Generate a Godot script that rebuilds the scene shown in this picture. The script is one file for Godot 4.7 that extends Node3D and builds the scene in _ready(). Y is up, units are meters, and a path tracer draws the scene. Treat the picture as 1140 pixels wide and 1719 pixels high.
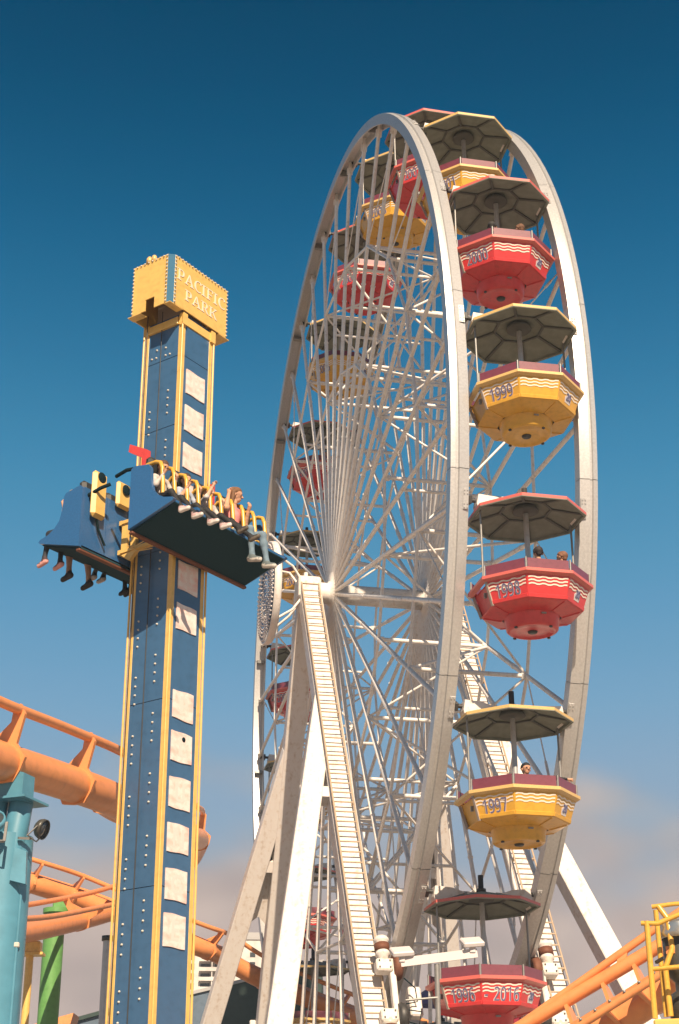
extends Node3D
# An amusement pier: a Ferris wheel seen almost edge on, a drop tower, roller coaster track.

var M := {}
var used := {}
const STEP := PI / 10.0            # one gondola every 18 degrees
const RAD := 12.5                  # spoke length
const PHASE := 0.8564              # angle of gondola 0, from the top towards the viewer
var hub := Vector3(1.0679, 16.9614, -38.839)
var wheel_basis: Basis
var tower_at := Vector3(-2.579, 0, -19.833)
var tower_basis: Basis
var rng := RandomNumberGenerator.new()
var smooth_noise := FastNoiseLite.new()

func _ready():
	rng.seed = 11
	setup_view()
	make_materials()
	wheel_basis = Basis(Vector3(cos(-0.2078), 0, sin(-0.2078)), Vector3.UP, Vector3(-sin(-0.2078), 0, cos(-0.2078)))
	tower_basis = Basis(Vector3(cos(0.96), 0, -sin(0.96)), Vector3.UP, Vector3(sin(0.96), 0, cos(0.96)))
	make_setting()
	make_wheel_supports()
	make_wheel()
	make_drop_tower()
	make_coaster()
	make_carriage()
	make_gondolas()
	make_platform_things()
	make_people()

# ------------------------------------------------------------------ camera, sky, sun
func setup_view():
	var cam = Camera3D.new()
	cam.name = "camera"
	cam.fov = rad_to_deg(2.0 * atan(859.5 / 2555.56))
	cam.near = 0.1
	cam.far = 6000.0
	add_child(cam)
	cam.transform = Transform3D(Basis(Vector3.RIGHT, 0.4328) * Basis(Vector3.BACK, -0.0065), Vector3(0, 1.6, 0))
	cam.current = true
	var env = Environment.new()
	env.background_mode = Environment.BG_SKY
	var sky = Sky.new()
	var pano = PanoramaSkyMaterial.new()
	pano.panorama = sky_image()
	pano.energy_multiplier = 0.645
	sky.sky_material = pano
	env.sky = sky
	env.tonemap_mode = Environment.TONE_MAPPER_LINEAR
	env.tonemap_exposure = 1.55
	env.volumetric_fog_enabled = true
	env.volumetric_fog_density = 0.0
	env.sdfgi_enabled = true
	env.ssao_enabled = true
	env.ssil_enabled = true
	var we = WorldEnvironment.new()
	we.name = "world_environment"
	we.environment = env
	add_child(we)
	var sun = DirectionalLight3D.new()
	sun.name = "sun"
	sun.light_energy = 1.6
	sun.light_color = Color(1.0, 0.90, 0.78)
	sun.light_angular_distance = 0.5
	sun.shadow_enabled = true
	add_child(sun)
	sun.look_at_from_position(Vector3.ZERO, -Vector3(0.224, 1.0, 1.243), Vector3.UP)

func sky_image() -> ImageTexture:
	var w = 1024
	var h = 512
	var img = Image.create(w, h, false, Image.FORMAT_RGB8)
	var n = FastNoiseLite.new()
	n.seed = 5
	n.frequency = 1.0
	n.fractal_octaves = 5
	# colours by elevation in degrees
	var el = [-90.0, 0.0, 6.0, 11.0, 15.0, 17.2, 21.6, 26.1, 30.6, 35.0, 39.3, 43.4, 60.0, 90.0]
	var co = [Color8(150, 140, 135), Color8(184, 170, 163), Color8(168, 170, 176), Color8(154, 172, 190), Color8(138, 169, 196), Color8(122, 166, 198), Color8(94, 154, 191), Color8(68, 139, 178), Color8(44, 118, 159), Color8(22, 99, 140), Color8(5, 82, 120), Color8(0, 69, 104), Color8(0, 60, 92), Color8(0, 55, 86)]
	for y in h:
		var e = 90.0 - (y + 0.5) / h * 180.0
		var k = 0
		while k < el.size() - 2 and e > el[k + 1]:
			k += 1
		var f: float = clampf((e - el[k]) / (el[k + 1] - el[k]), 0.0, 1.0)
		var base: Color = co[k].lerp(co[k + 1], f)
		for x in w:
			var a = (x + 0.5) / w * TAU
			var c = base
			if e > -2.0 and e < 24.0:
				var d = Vector3(cos(a), 0, sin(a)) * 5.0
				var v = n.get_noise_3d(d.x, e * 0.21, d.z) * 0.5 + 0.5
				var cover = smoothstep(15.4, 10.8, e + (v - 0.5) * 10.0)
				var tone = n.get_noise_3d(d.x * 2.0 + 7.0, e * 0.4, d.z * 2.0) * 0.5 + 0.5
				var cc = Color8(180, 164, 159).lerp(Color8(212, 190, 178), clampf(tone * 1.7 - 0.35, 0, 1))
				c = base.lerp(cc, cover * 0.92)
			img.set_pixel(x, y, c)
	return ImageTexture.create_from_image(img)

# ------------------------------------------------------------------ materials
func noise_tex(freq: float, lo: float, hi: float, sd: int, normal := false, size := 512, mid := -1.0) -> NoiseTexture2D:
	var n = FastNoiseLite.new()
	n.seed = sd
	n.frequency = freq
	n.fractal_octaves = 5
	var t = NoiseTexture2D.new()
	t.noise = n
	t.width = size
	t.height = size
	t.seamless = true
	if normal:
		t.as_normal_map = true
		t.bump_strength = lo
	else:
		var g = Gradient.new()
		g.set_color(0, Color(lo, lo, lo))
		g.set_color(1, Color(hi, hi, hi))
		if mid >= 0.0:
			g.add_point(mid, Color(hi, hi, hi) * 0.97)
		t.color_ramp = g
	return t

func rust_tex() -> NoiseTexture2D:
	var t = noise_tex(0.012, 0.5, 1.0, 77)
	var g = Gradient.new()
	g.set_color(0, Color(0.80, 0.73, 0.66))
	g.set_color(1, Color(1, 1, 1))
	g.add_point(0.24, Color(0.92, 0.885, 0.85))
	g.add_point(0.36, Color(0.98, 0.97, 0.96))
	t.color_ramp = g
	return t

func mat(key: String, lin: Color, rough := 0.5, metal := 0.0, tex = null, scale := 0.5, coat := 0.0) -> StandardMaterial3D:
	var m = StandardMaterial3D.new()
	m.albedo_color = lin.linear_to_srgb()
	m.roughness = rough
	m.metallic = metal
	if tex != null:
		m.albedo_texture = tex
		m.uv1_triplanar = true
		m.uv1_world_triplanar = true
		m.uv1_scale = Vector3(scale, scale, scale)
	if coat > 0.0:
		m.clearcoat_enabled = true
		m.clearcoat = coat
		m.clearcoat_roughness = 0.25
	M[key] = m
	return m

func make_materials():
	var grime = noise_tex(0.02, 0.87, 1.0, 3, false, 512, 0.45)
	var blotch = noise_tex(0.008, 0.84, 1.0, 9)
	var rust = rust_tex()
	var fine = noise_tex(0.06, 0.86, 1.0, 21)
	mat("white", Color(0.74, 0.715, 0.69), 0.5, 0.0, rust, 0.8)
	mat("white_rod", Color(0.80, 0.785, 0.76), 0.42, 0.0, rust, 0.9)
	mat("rim", Color(0.66, 0.66, 0.655), 0.36, 0.45, fine, 0.5)
	mat("ladder", Color(0.46, 0.36, 0.26), 0.55, 0.0, rust, 0.9)
	mat("dark_steel", Color(0.06, 0.06, 0.06), 0.5, 0.3, grime, 0.8)
	mat("grey_steel", Color(0.30, 0.30, 0.29), 0.45, 0.4, grime, 0.8)
	mat("galvanised", Color(0.50, 0.50, 0.50), 0.45, 0.35, grime, 0.6)
	mat("blue", Color(0.045, 0.125, 0.25), 0.42, 0.0, grime, 0.55, 0.3)
	mat("corner_blue", Color(0.04, 0.14, 0.24), 0.95)
	mat("blue_plastic", Color(0.034, 0.135, 0.33), 0.3, 0.0, fine, 0.8, 0.5)
	mat("yellow", Color(0.78, 0.50, 0.14), 0.42, 0.0, grime, 0.7, 0.2)
	mat("yellow_bar", Color(0.78, 0.44, 0.06), 0.38, 0.0, fine, 0.7, 0.4)
	mat("red_paint", Color(0.66, 0.06, 0.05), 0.42, 0.0, grime, 0.8, 0.2)
	mat("panel_white", Color(0.80, 0.75, 0.72), 0.5, 0.0, stain_tex(), 1.1)
	mat("faded_red", Color(0.76, 0.63, 0.58), 0.55)
	mat("letter", Color(0.80, 0.66, 0.52), 0.5)
	mat("bulb", Color(0.55, 0.53, 0.47), 0.25)
	mat("black", Color(0.010, 0.026, 0.032), 0.55, 0.0, fine, 1.2)
	M.black.metallic_specular = 0.1
	M.black.roughness = 0.95
	mat("underside", Color(0.022, 0.055, 0.070), 0.9, 0.0, fine, 1.2)
	M.underside.metallic_specular = 0.15
	mat("seat_black", Color(0.02, 0.025, 0.028), 0.6)
	mat("orange", Color(0.80, 0.31, 0.11), 0.42, 0.0, grime, 0.45, 0.25)
	mat("teal", Color(0.10, 0.315, 0.44), 0.45, 0.0, blotch, 0.6, 0.2)
	mat("green", Color(0.125, 0.33, 0.09), 0.5, 0.0, grime, 0.5)
	mat("gondola_red", Color(0.68, 0.045, 0.05), 0.38, 0.0, grime, 0.7, 0.35)
	mat("gondola_yellow", Color(0.74, 0.40, 0.045), 0.38, 0.0, grime, 0.7, 0.35)
	mat("trim_red", Color(0.74, 0.16, 0.13), 0.42, 0.0, fine, 0.9, 0.2)
	mat("trim_yellow", Color(0.78, 0.52, 0.19), 0.42, 0.0, fine, 0.9, 0.2)
	mat("purple", Color(0.19, 0.045, 0.07), 0.4, 0.0, grime, 0.9, 0.3)
	mat("wave", Color(0.80, 0.72, 0.62), 0.5)
	mat("year", Color(0.13, 0.13, 0.24), 0.5)
	mat("year_edge", Color(0.62, 0.52, 0.52), 0.5)
	mat("plaque", Color(0.62, 0.58, 0.58), 0.5)
	mat("canvas", Color(0.27, 0.295, 0.25), 0.85, 0.0, blotch, 0.8)
	mat("rib", Color(0.10, 0.105, 0.095), 0.7)
	mat("interior", Color(0.36, 0.30, 0.26), 0.8)
	mat("deck", Color(0.31, 0.275, 0.24), 0.85, 0.0, grime, 0.15)
	mat("building", Color(0.72, 0.68, 0.64), 0.8, 0.0, blotch, 0.05)
	mat("building_glass", Color(0.06, 0.07, 0.08), 0.15)
	mat("building_grey", Color(0.38, 0.38, 0.38), 0.8)
	mat("shed_blue", Color(0.10, 0.15, 0.21), 0.7, 0.0, grime, 0.3)
	mat("shed_green", Color(0.035, 0.065, 0.060), 0.8, 0.0, grime, 0.3)
	mat("machine", Color(0.10, 0.10, 0.09), 0.4, 0.4, grime, 1.0)
	mat("steel_bright", Color(0.55, 0.55, 0.52), 0.3, 0.8, grime, 1.0)
	mat("tent_red", Color(0.62, 0.04, 0.09), 0.7)
	mat("tent_blue", Color(0.09, 0.10, 0.26), 0.7)
	mat("rust_red", Color(0.18, 0.07, 0.04), 0.7, 0.2, grime, 1.2)
	mat("led_blue", Color(0.16, 0.30, 0.50), 0.4)
	var p = StandardMaterial3D.new()
	p.vertex_color_use_as_albedo = true
	p.roughness = 0.75
	M["person"] = p

func stain_tex() -> NoiseTexture2D:
	var t = noise_tex(0.011, 0.5, 1.0, 31)
	var g = Gradient.new()
	g.set_color(0, Color(0.98, 0.78, 0.74))
	g.set_color(1, Color(1, 1, 1))
	g.add_point(0.4, Color(1.0, 0.90, 0.87))
	g.add_point(0.55, Color(1.0, 0.97, 0.95))
	t.color_ramp = g
	return t

# ------------------------------------------------------------------ naming
func numbered(called: String) -> String:
	if not used.has(called):
		used[called] = 0
		return called
	used[called] += 1
	return "%s_%03d" % [called, used[called]]

func thing(called: String, label: String, category: String, xf := Transform3D.IDENTITY, group := "") -> Node3D:
	var o = Node3D.new()
	o.name = numbered(called)
	add_child(o)
	o.transform = xf
	tag(o, label, category, group)
	return o

func tag(o: Node3D, label: String, category: String, group := ""):
	o.set_meta("label", label)
	o.set_meta("category", category)
	if group != "":
		o.set_meta("group", group)

func inst(called: String, mesh: Mesh, m, parent: Node3D, xf := Transform3D.IDENTITY) -> MeshInstance3D:
	var o = MeshInstance3D.new()
	o.name = called
	o.mesh = mesh
	if m != null:
		o.material_override = m
	o.transform = xf
	parent.add_child(o, true)
	return o

func part(called: String, s: SurfaceTool, m, parent: Node3D, xf := Transform3D.IDENTITY) -> MeshInstance3D:
	return inst(called, done(s), m, parent, xf)

func structure(called: String, s: SurfaceTool, m) -> MeshInstance3D:
	var o = part(called, s, m, self)
	o.set_meta("kind", "structure")
	return o

# ------------------------------------------------------------------ shapes
func begin() -> SurfaceTool:
	var s = SurfaceTool.new()
	s.begin(Mesh.PRIMITIVE_TRIANGLES)
	return s

func done(s: SurfaceTool) -> ArrayMesh:
	s.generate_normals()
	return s.commit()

# a flat convex face; "out" points away from the solid
func face(s: SurfaceTool, v: Array, out: Vector3, smooth := false, strip := -1):
	s.set_smooth_group(strip if strip > 0 else (0 if smooth else -1))
	var n: Vector3 = (v[1] - v[0]).cross(v[2] - v[0])
	var flip = n.dot(out) > 0.0
	for i in range(1, v.size() - 1):
		if flip:
			s.add_vertex(v[0]); s.add_vertex(v[i + 1]); s.add_vertex(v[i])
		else:
			s.add_vertex(v[0]); s.add_vertex(v[i]); s.add_vertex(v[i + 1])

# box with chamfered edges
func box(s: SurfaceTool, xf: Transform3D, size: Vector3, b := 0.0):
	var h = size * 0.5
	if b <= 0.0:
		for ax in 3:
			for sg in [-1.0, 1.0]:
				var d = Vector3.ZERO
				d[ax] = sg
				var u = Vector3.ZERO
				u[(ax + 1) % 3] = h[(ax + 1) % 3]
				var w = Vector3.ZERO
				w[(ax + 2) % 3] = h[(ax + 2) % 3]
				var c = d * h[ax]
				face(s, [xf * (c - u - w), xf * (c + u - w), xf * (c + u + w), xf * (c - u + w)], xf.basis * d)
		return
	for ax in 3:
		var p = (ax + 1) % 3
		var q = (ax + 2) % 3
		for sg in [-1.0, 1.0]:
			var d = Vector3.ZERO
			d[ax] = sg
			var vs = []
			for e in [[-1, -1], [1, -1], [1, 1], [-1, 1]]:
				var v = Vector3.ZERO
				v[ax] = sg * h[ax]
				v[p] = e[0] * (h[p] - b)
				v[q] = e[1] * (h[q] - b)
				vs.append(xf * v)
			face(s, vs, xf.basis * d)
		for e in [[-1, -1], [1, -1], [1, 1], [-1, 1]]:
			var v1 = Vector3.ZERO
			v1[p] = e[0] * h[p]
			v1[q] = e[1] * (h[q] - b)
			var v2 = Vector3.ZERO
			v2[p] = e[0] * (h[p] - b)
			v2[q] = e[1] * h[q]
			var along = Vector3.ZERO
			along[ax] = h[ax] - b
			var o = Vector3.ZERO
			o[p] = e[0]
			o[q] = e[1]
			face(s, [xf * (v1 - along), xf * (v2 - along), xf * (v2 + along), xf * (v1 + along)], xf.basis * o)
	for x in [-1.0, 1.0]:
		for y in [-1.0, 1.0]:
			for z in [-1.0, 1.0]:
				face(s, [xf * Vector3(x * h.x, y * (h.y - b), z * (h.z - b)), xf * Vector3(x * (h.x - b), y * h.y, z * (h.z - b)), xf * Vector3(x * (h.x - b), y * (h.y - b), z * h.z)], xf.basis * Vector3(x, y, z))

func cbox(s: SurfaceTool, a: Vector3, b: Vector3, bev := 0.0):
	box(s, Transform3D(Basis.IDENTITY, (a + b) * 0.5), (b - a).abs(), bev)

func span_xf(p0: Vector3, p1: Vector3, up := Vector3.UP) -> Transform3D:
	var y = (p1 - p0).normalized()
	var x = up.cross(y)
	if x.length() < 0.01:
		x = Vector3.RIGHT.cross(y)
	x = x.normalized()
	return Transform3D(Basis(x, y, x.cross(y)), p0)

# straight beam, width across, depth along "up"
func beam(s: SurfaceTool, p0: Vector3, p1: Vector3, wd: float, dp: float, up := Vector3.UP, b := 0.0):
	var xf = span_xf(p0, p1, up)
	xf.origin = (p0 + p1) * 0.5
	box(s, xf, Vector3(wd, p0.distance_to(p1), dp), b)

func tube(s: SurfaceTool, pts: Array, r, n := 10, caps := true):
	var rings = []
	var prev = Vector3.ZERO
	var cnt = pts.size()
	for i in cnt:
		var d: Vector3 = (pts[min(i + 1, cnt - 1)] - pts[max(i - 1, 0)]).normalized()
		if i == 0:
			prev = d.cross(Vector3.UP)
			if prev.length() < 0.05:
				prev = d.cross(Vector3.RIGHT)
		prev = (prev - d * prev.dot(d)).normalized()
		var bi = d.cross(prev)
		var rr: float = r[i] if r is Array else r
		var ring = []
		for k in n:
			var a = TAU * k / n
			ring.append(pts[i] + (prev * cos(a) + bi * sin(a)) * rr)
		rings.append(ring)
	for i in cnt - 1:
		var mid: Vector3 = (pts[i] + pts[i + 1]) * 0.5
		for k in n:
			var q = (k + 1) % n
			var c: Vector3 = (rings[i][k] + rings[i][q] + rings[i + 1][k] + rings[i + 1][q]) * 0.25
			face(s, [rings[i][k], rings[i][q], rings[i + 1][q], rings[i + 1][k]], c - mid, true)
	if caps:
		face(s, rings[0], pts[0] - pts[1])
		face(s, rings[cnt - 1], pts[cnt - 1] - pts[cnt - 2])

# revolve [radius, height] pairs round +y
func lathe(s: SurfaceTool, xf: Transform3D, prof: Array, n := 16, smooth := true):
	for i in prof.size() - 1:
		var a: Array = prof[i]
		var b: Array = prof[i + 1]
		var rn = Vector2(b[1] - a[1], a[0] - b[0])
		for k in n:
			var t0 = TAU * k / n
			var t1 = TAU * (k + 1) / n
			var d0 = Vector3(cos(t0), 0, sin(t0))
			var d1 = Vector3(cos(t1), 0, sin(t1))
			var v = [d0 * a[0] + Vector3.UP * a[1], d1 * a[0] + Vector3.UP * a[1], d1 * b[0] + Vector3.UP * b[1], d0 * b[0] + Vector3.UP * b[1]]
			var o: Vector3 = (d0 + d1) * 0.5 * rn.x + Vector3.UP * rn.y
			if a[0] < 0.0001:
				v.remove_at(1)
			elif b[0] < 0.0001:
				v.remove_at(2)
			for j in v.size():
				v[j] = xf * v[j]
			face(s, v, xf.basis * o, smooth)

# polygon (x, y) pushed along z from z0 to z1
func prism(s: SurfaceTool, xf: Transform3D, poly: Array, z0: float, z1: float):
	var pk = PackedVector2Array(poly)
	var tri = Geometry2D.triangulate_polygon(pk)
	for e in [[z0, -1.0], [z1, 1.0]]:
		for i in range(0, tri.size(), 3):
			var v = []
			for j in 3:
				var p = pk[tri[i + j]]
				v.append(xf * Vector3(p.x, p.y, e[0]))
			face(s, v, xf.basis * Vector3(0, 0, e[1] * signf(z1 - z0)))
	var area = 0.0
	for i in pk.size():
		var a = pk[i]
		var b = pk[(i + 1) % pk.size()]
		area += a.x * b.y - b.x * a.y
	for i in pk.size():
		var a = pk[i]
		var b = pk[(i + 1) % pk.size()]
		var nn = Vector2(b.y - a.y, a.x - b.x) * signf(area)
		face(s, [xf * Vector3(a.x, a.y, z0), xf * Vector3(b.x, b.y, z0), xf * Vector3(b.x, b.y, z1), xf * Vector3(a.x, a.y, z1)], xf.basis * Vector3(nn.x, nn.y, 0))

func text_mesh(words: String, height: float, font_name := "Droid Sans", depth := 0.012, bold := 700) -> TextMesh:
	var t = TextMesh.new()
	var fnt = SystemFont.new()
	fnt.font_names = PackedStringArray([font_name])
	fnt.font_weight = bold
	t.font = fnt
	t.text = words
	t.font_size = 64
	t.pixel_size = height / 46.0
	t.depth = depth
	t.curve_step = 1.5
	return t

# ------------------------------------------------------------------ setting
func make_setting():
	var s = begin()
	face(s, [Vector3(-2500, 0, 60), Vector3(2500, 0, 60), Vector3(2500, 0, -4000), Vector3(-2500, 0, -4000)], Vector3.UP)
	structure("ground", s, M.deck)
	# low sea haze lying over the pier
	var mist = FogVolume.new()
	mist.name = "haze"
	mist.shape = RenderingServer.FOG_VOLUME_SHAPE_BOX
	mist.size = Vector3(700, 13, 760)
	mist.position = Vector3(0, 7, -300)
	var fm = FogMaterial.new()
	fm.density = 0.0009
	fm.albedo = Color(0.86, 0.92, 0.98)
	mist.material = fm
	mist.set_meta("kind", "stuff")
	mist.set_meta("label", "thin pale sea haze over the pier")
	mist.set_meta("category", "haze")
	add_child(mist)
	apartment_block()
	# low sheds on the pier behind the wheel
	var t = thing("pier_shed", "low blue and dark green shed below the white apartment block", "shed", Transform3D(Basis(Vector3.UP, 0.0), Vector3(-4.2, 0, -60)))
	s = begin()
	prism(s, Transform3D.IDENTITY, [Vector2(-2.2, 0), Vector2(-0.55, 0), Vector2(-0.55, 9.45), Vector2(-2.2, 9.1)], -6, 0)
	part("wall", s, M.shed_blue, t)
	s = begin()
	prism(s, Transform3D.IDENTITY, [Vector2(-0.53, 0), Vector2(3.4, 0), Vector2(3.4, 10.35), Vector2(-0.53, 9.45)], -6, 0.02)
	part("wall", s, M.shed_green, t).set_meta("label", "dark green end wall")
	s = begin()
	beam(s, Vector3(-2.3, 9.1, 0.02), Vector3(3.5, 10.42, 0.02), 0.12, 0.16, Vector3.BACK)
	part("roof_edge", s, M.building_grey, t)
	t = thing("pier_shed", "low dark blue roofed shed between the green column and the steel pole", "shed", Transform3D(Basis.IDENTITY, Vector3(-9.7, 0, -60)))
	s = begin()
	prism(s, Transform3D.IDENTITY, [Vector2(-1.6, 0), Vector2(1.8, 0), Vector2(1.8, 8.85), Vector2(-1.6, 7.95)], -6, 0)
	part("wall", s, M.shed_blue, t)
	s = begin()
	beam(s, Vector3(-1.7, 7.98, 0.05), Vector3(1.9, 8.93, 0.05), 0.14, 0.2, Vector3.BACK)
	part("roof_edge", s, M.shed_green, t)
	t = thing("orange_awning", "slanted orange awning behind the green column", "awning", Transform3D(Basis.IDENTITY, Vector3(-9.5, 0, -52)))
	s = begin()
	prism(s, Transform3D.IDENTITY, [Vector2(-1.1, 6.85), Vector2(0.62, 7.32), Vector2(0.70, 7.66), Vector2(-1.1, 7.17)], -1.2, 0)
	part("awning_board", s, M.orange, t)
	for x in [-0.9, 0.5]:
		s = begin()
		tube(s, [Vector3(x, 0, -0.6), Vector3(x, 7.0 + x * 0.25, -0.6)], 0.06, 8)
		part("post", s, M.grey_steel, t)
	t = thing("steel_pole", "bare grey steel pole with a flat dark cap beside the blue tower", "pole", Transform3D(Basis.IDENTITY, Vector3(-4.4585, 0, -29.667)))
	s = begin()
	tube(s, [Vector3.ZERO, Vector3(0, 6.36, 0)], 0.085, 14)
	part("shaft", s, M.galvanised, t)
	s = begin()
	lathe(s, Transform3D(Basis.IDENTITY, Vector3(0, 6.36, 0)), [[0.0, 0.0], [0.115, 0.0], [0.115, 0.09], [0.0, 0.11]], 14)
	part("cap", s, M.dark_steel, t)

func apartment_block():
	var t = thing("apartment_block", "distant white apartment block with balconies seen past the wheel leg", "building", Transform3D(Basis(Vector3.UP, 0.12), Vector3(-44, 0, -500)))
	var s = begin()
	cbox(s, Vector3(-14, 0, -14), Vector3(8, 78, 0))
	part("wall", s, M.building, t)
	s = begin()
	cbox(s, Vector3(8.03, 0, -18), Vector3(24, 82.5, -2))
	part("tower_block", s, M.building, t)
	s = begin()
	cbox(s, Vector3(12, 82.5, -14), Vector3(21, 85.5, -6))
	cbox(s, Vector3(7.6, 82.52, -18.4), Vector3(24.4, 83.3, -1.6))
	part("roof", s, M.building_grey, t)
	var wm = BoxMesh.new()
	wm.size = Vector3(1.7, 1.5, 0.12)
	var wide = BoxMesh.new()
	wide.size = Vector3(3.0, 1.9, 0.12)
	for f in range(15, 26):
		var y = f * 3.0 + 1.6
		if y < 77:
			for x in [-12.0, -8.5]:
				inst("window", wm, M.building_glass, t, Transform3D(Basis.IDENTITY, Vector3(x, y, 0.02)))
			inst("window", wide, M.building_glass, t, Transform3D(Basis.IDENTITY, Vector3(-4.6, y, 0.02)))
			var b = begin()
			cbox(b, Vector3(-1.6, y - 1.5, 0.02), Vector3(6.8, y - 1.25, 1.9))
			cbox(b, Vector3(-1.6, y - 1.25, 1.7), Vector3(6.8, y - 0.35, 1.9))
			cbox(b, Vector3(2.3, y - 1.25, 0.02), Vector3(2.6, y + 1.5, 1.7))
			part("balcony", b, M.building, t)
			inst("window", wide, M.building_glass, t, Transform3D(Basis.IDENTITY, Vector3(0.4, y, 0.03)))
			inst("window", wide, M.building_glass, t, Transform3D(Basis.IDENTITY, Vector3(4.9, y, 0.03)))
		for x in [11.0, 15.5, 20.5]:
			inst("window", wm, M.building_glass, t, Transform3D(Basis.IDENTITY, Vector3(x, y + 1.2, -1.98)))

# ------------------------------------------------------------------ wheel supports
func make_wheel_supports():
	for sd in [-1.0, 1.0]:
		var t = thing("wheel_support", "white steel leg frame with a ladder, holding the %s" % ["hub beside the round sign" if sd < 0 else "hub end away from the round sign"], "support frame", Transform3D(wheel_basis, Vector3(hub.x, 0, hub.z)), "white support frames of the wheel")
		var hy = hub.y
		var a = 1.98 * sd
		for dir in [1.0, -1.0]:
			var up = Vector3(0, 0.5, dir).normalized()
			var apex = Vector3(a, hy + 0.15, -0.1 * dir)
			var foot = Vector3(a, 0.0, 0.59 * hy * dir)
			var s = begin()
			beam(s, apex, foot, 0.52, 0.42, up, 0.02)
			part("leg", s, M.white, t)
			# outrigger
			var k = 3.8
			var o0 = Vector3(a + 0.02 * sd, hy - k, 0.59 * k * dir)
			var o1 = Vector3(a + 0.228 * (hy - k) * sd, 0.0, 0.59 * hy * dir)
			s = begin()
			beam(s, o0, o1, 0.50, 0.40, up, 0.02)
			part("outrigger", s, M.white, t)
			# gusset plate between leg and outrigger
			s = begin()
			var q = 6.6
			var g0 = o0.lerp(o1, 0.16)
			var l1 = apex.lerp(foot, (q + 0.15) / (hy + 0.15))
			var w1 = o0.lerp(o1, (q - k) / (hy - k))
			beam(s, l1, w1, 0.30, 0.34, up)
			part("brace", s, M.white, t)
			if dir < 0 and sd < 0:
				for e in [[10.6, -0.34], [11.4, 0.34]]:
					s = begin()
					var jb = apex.lerp(foot, (e[0] + 0.15) / (hy + 0.15)) + Vector3(e[1], 0, 0) + up * 0.2
					box(s, Transform3D(Basis.IDENTITY, jb), Vector3(0.16, 0.24, 0.18), 0.02)
					tube(s, [jb + Vector3(0, -0.1, 0), jb + (foot - apex).normalized() * 3.0], 0.02, 6)
					part("junction_box", s, M.white, t)
			if dir < 0:
				s = begin()
				var pl = []
				for e in [[4.4, 0.0], [8.3, 0.0], [7.9, 0.5], [8.3, 1.0], [4.4, 1.0]]:
					var la = apex.lerp(foot, (e[0] + 0.15) / (hy + 0.15))
					var lb = o0.lerp(o1, (e[0] - k) / (hy - k))
					pl.append(la.lerp(lb, e[1]) + up * 0.19)
				for f in [0.0, -0.03]:
					var v = []
					for w in pl:
						v.append(w + up * f)
					face(s, v, up * (1.0 if f == 0.0 else -1.0))
				part("gusset", s, M.white, t)
			if dir > 0:
				ladder(t, apex, foot, sd)
		# bearing block on top
		var s2 = begin()
		box(s2, Transform3D(Basis.IDENTITY, Vector3(a, hy + 0.05, 0)), Vector3(0.62, 0.62, 0.66), 0.05)
		part("bearing_block", s2, M.white, t)
		s2 = begin()
		lathe(s2, Transform3D(Basis(Vector3.BACK, PI / 2), Vector3(a - 0.42 * sd, hy, 0)), [[0, -0.3], [0.27, -0.3], [0.29, -0.25], [0.29, 0.25], [0.27, 0.3], [0, 0.3]], 18)
		part("axle_sleeve", s2, M.white, t)
		for e in [-0.22, 0.22]:
			s2 = begin()
			tube(s2, [Vector3(a + 0.1 * sd, hy + 0.36, e), Vector3(a + 0.1 * sd, hy + 0.47, e)], 0.06, 8)
			part("lifting_lug", s2, M.white, t)
		# base feet
		for dir in [1.0, -1.0]:
			s2 = begin()
			cbox(s2, Vector3(a - 0.6, 0.004, 0.59 * hy * dir - 0.6), Vector3(a + 0.6, 0.3, 0.59 * hy * dir + 0.6), 0.03)
			part("foot_plate", s2, M.grey_steel, t)
	hub_sign()

func ladder(t: Node3D, apex: Vector3, foot: Vector3, sd: float):
	var along = (foot - apex).normalized()
	var nrm = Vector3(0, -along.z, along.y) * -1.0
	if nrm.y < 0:
		nrm = -nrm
	var lad = Node3D.new()
	lad.name = "ladder"
	t.add_child(lad, true)
	var p0 = apex + nrm * 0.36 + along * 0.1
	var p1 = foot + nrm * 0.36 - along * 1.0
	for e in [-0.235, 0.235]:
		var s = begin()
		tube(s, [p0 + Vector3(e, 0, 0), p1 + Vector3(e, 0, 0)], 0.022, 7)
		part("rail", s, M.ladder, lad)
	var rs = begin()
	tube(rs, [Vector3(-0.235, 0, 0), Vector3(0.235, 0, 0)], 0.019, 6)
	var rung = done(rs)
	var ln = p0.distance_to(p1)
	var k = 0
	while k * 0.3 < ln - 0.2:
		inst("rung", rung, M.ladder, lad, Transform3D(Basis.IDENTITY, p0 + along * (0.15 + k * 0.3)))
		k += 1
	# stand-off clips
	for j in range(0, int(ln / 1.5)):
		for e in [-0.235, 0.235]:
			var s = begin()
			beam(s, p0 + along * (0.7 + j * 1.5) + Vector3(e, 0, 0), p0 + along * (0.7 + j * 1.5) + Vector3(e * 0.95, 0, 0) - nrm * 0.16, 0.03, 0.05, along)
			part("clip", s, M.ladder, lad)
	# conduit running down the leg edge
	var c = begin()
	tube(c, [apex + Vector3(-0.30 * sd, 0, 0) + nrm * 0.12 + along * 0.4, foot + Vector3(-0.30 * sd, 0, 0) + nrm * 0.12], 0.045, 8)
	part("conduit", c, M.white_rod, t)

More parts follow.
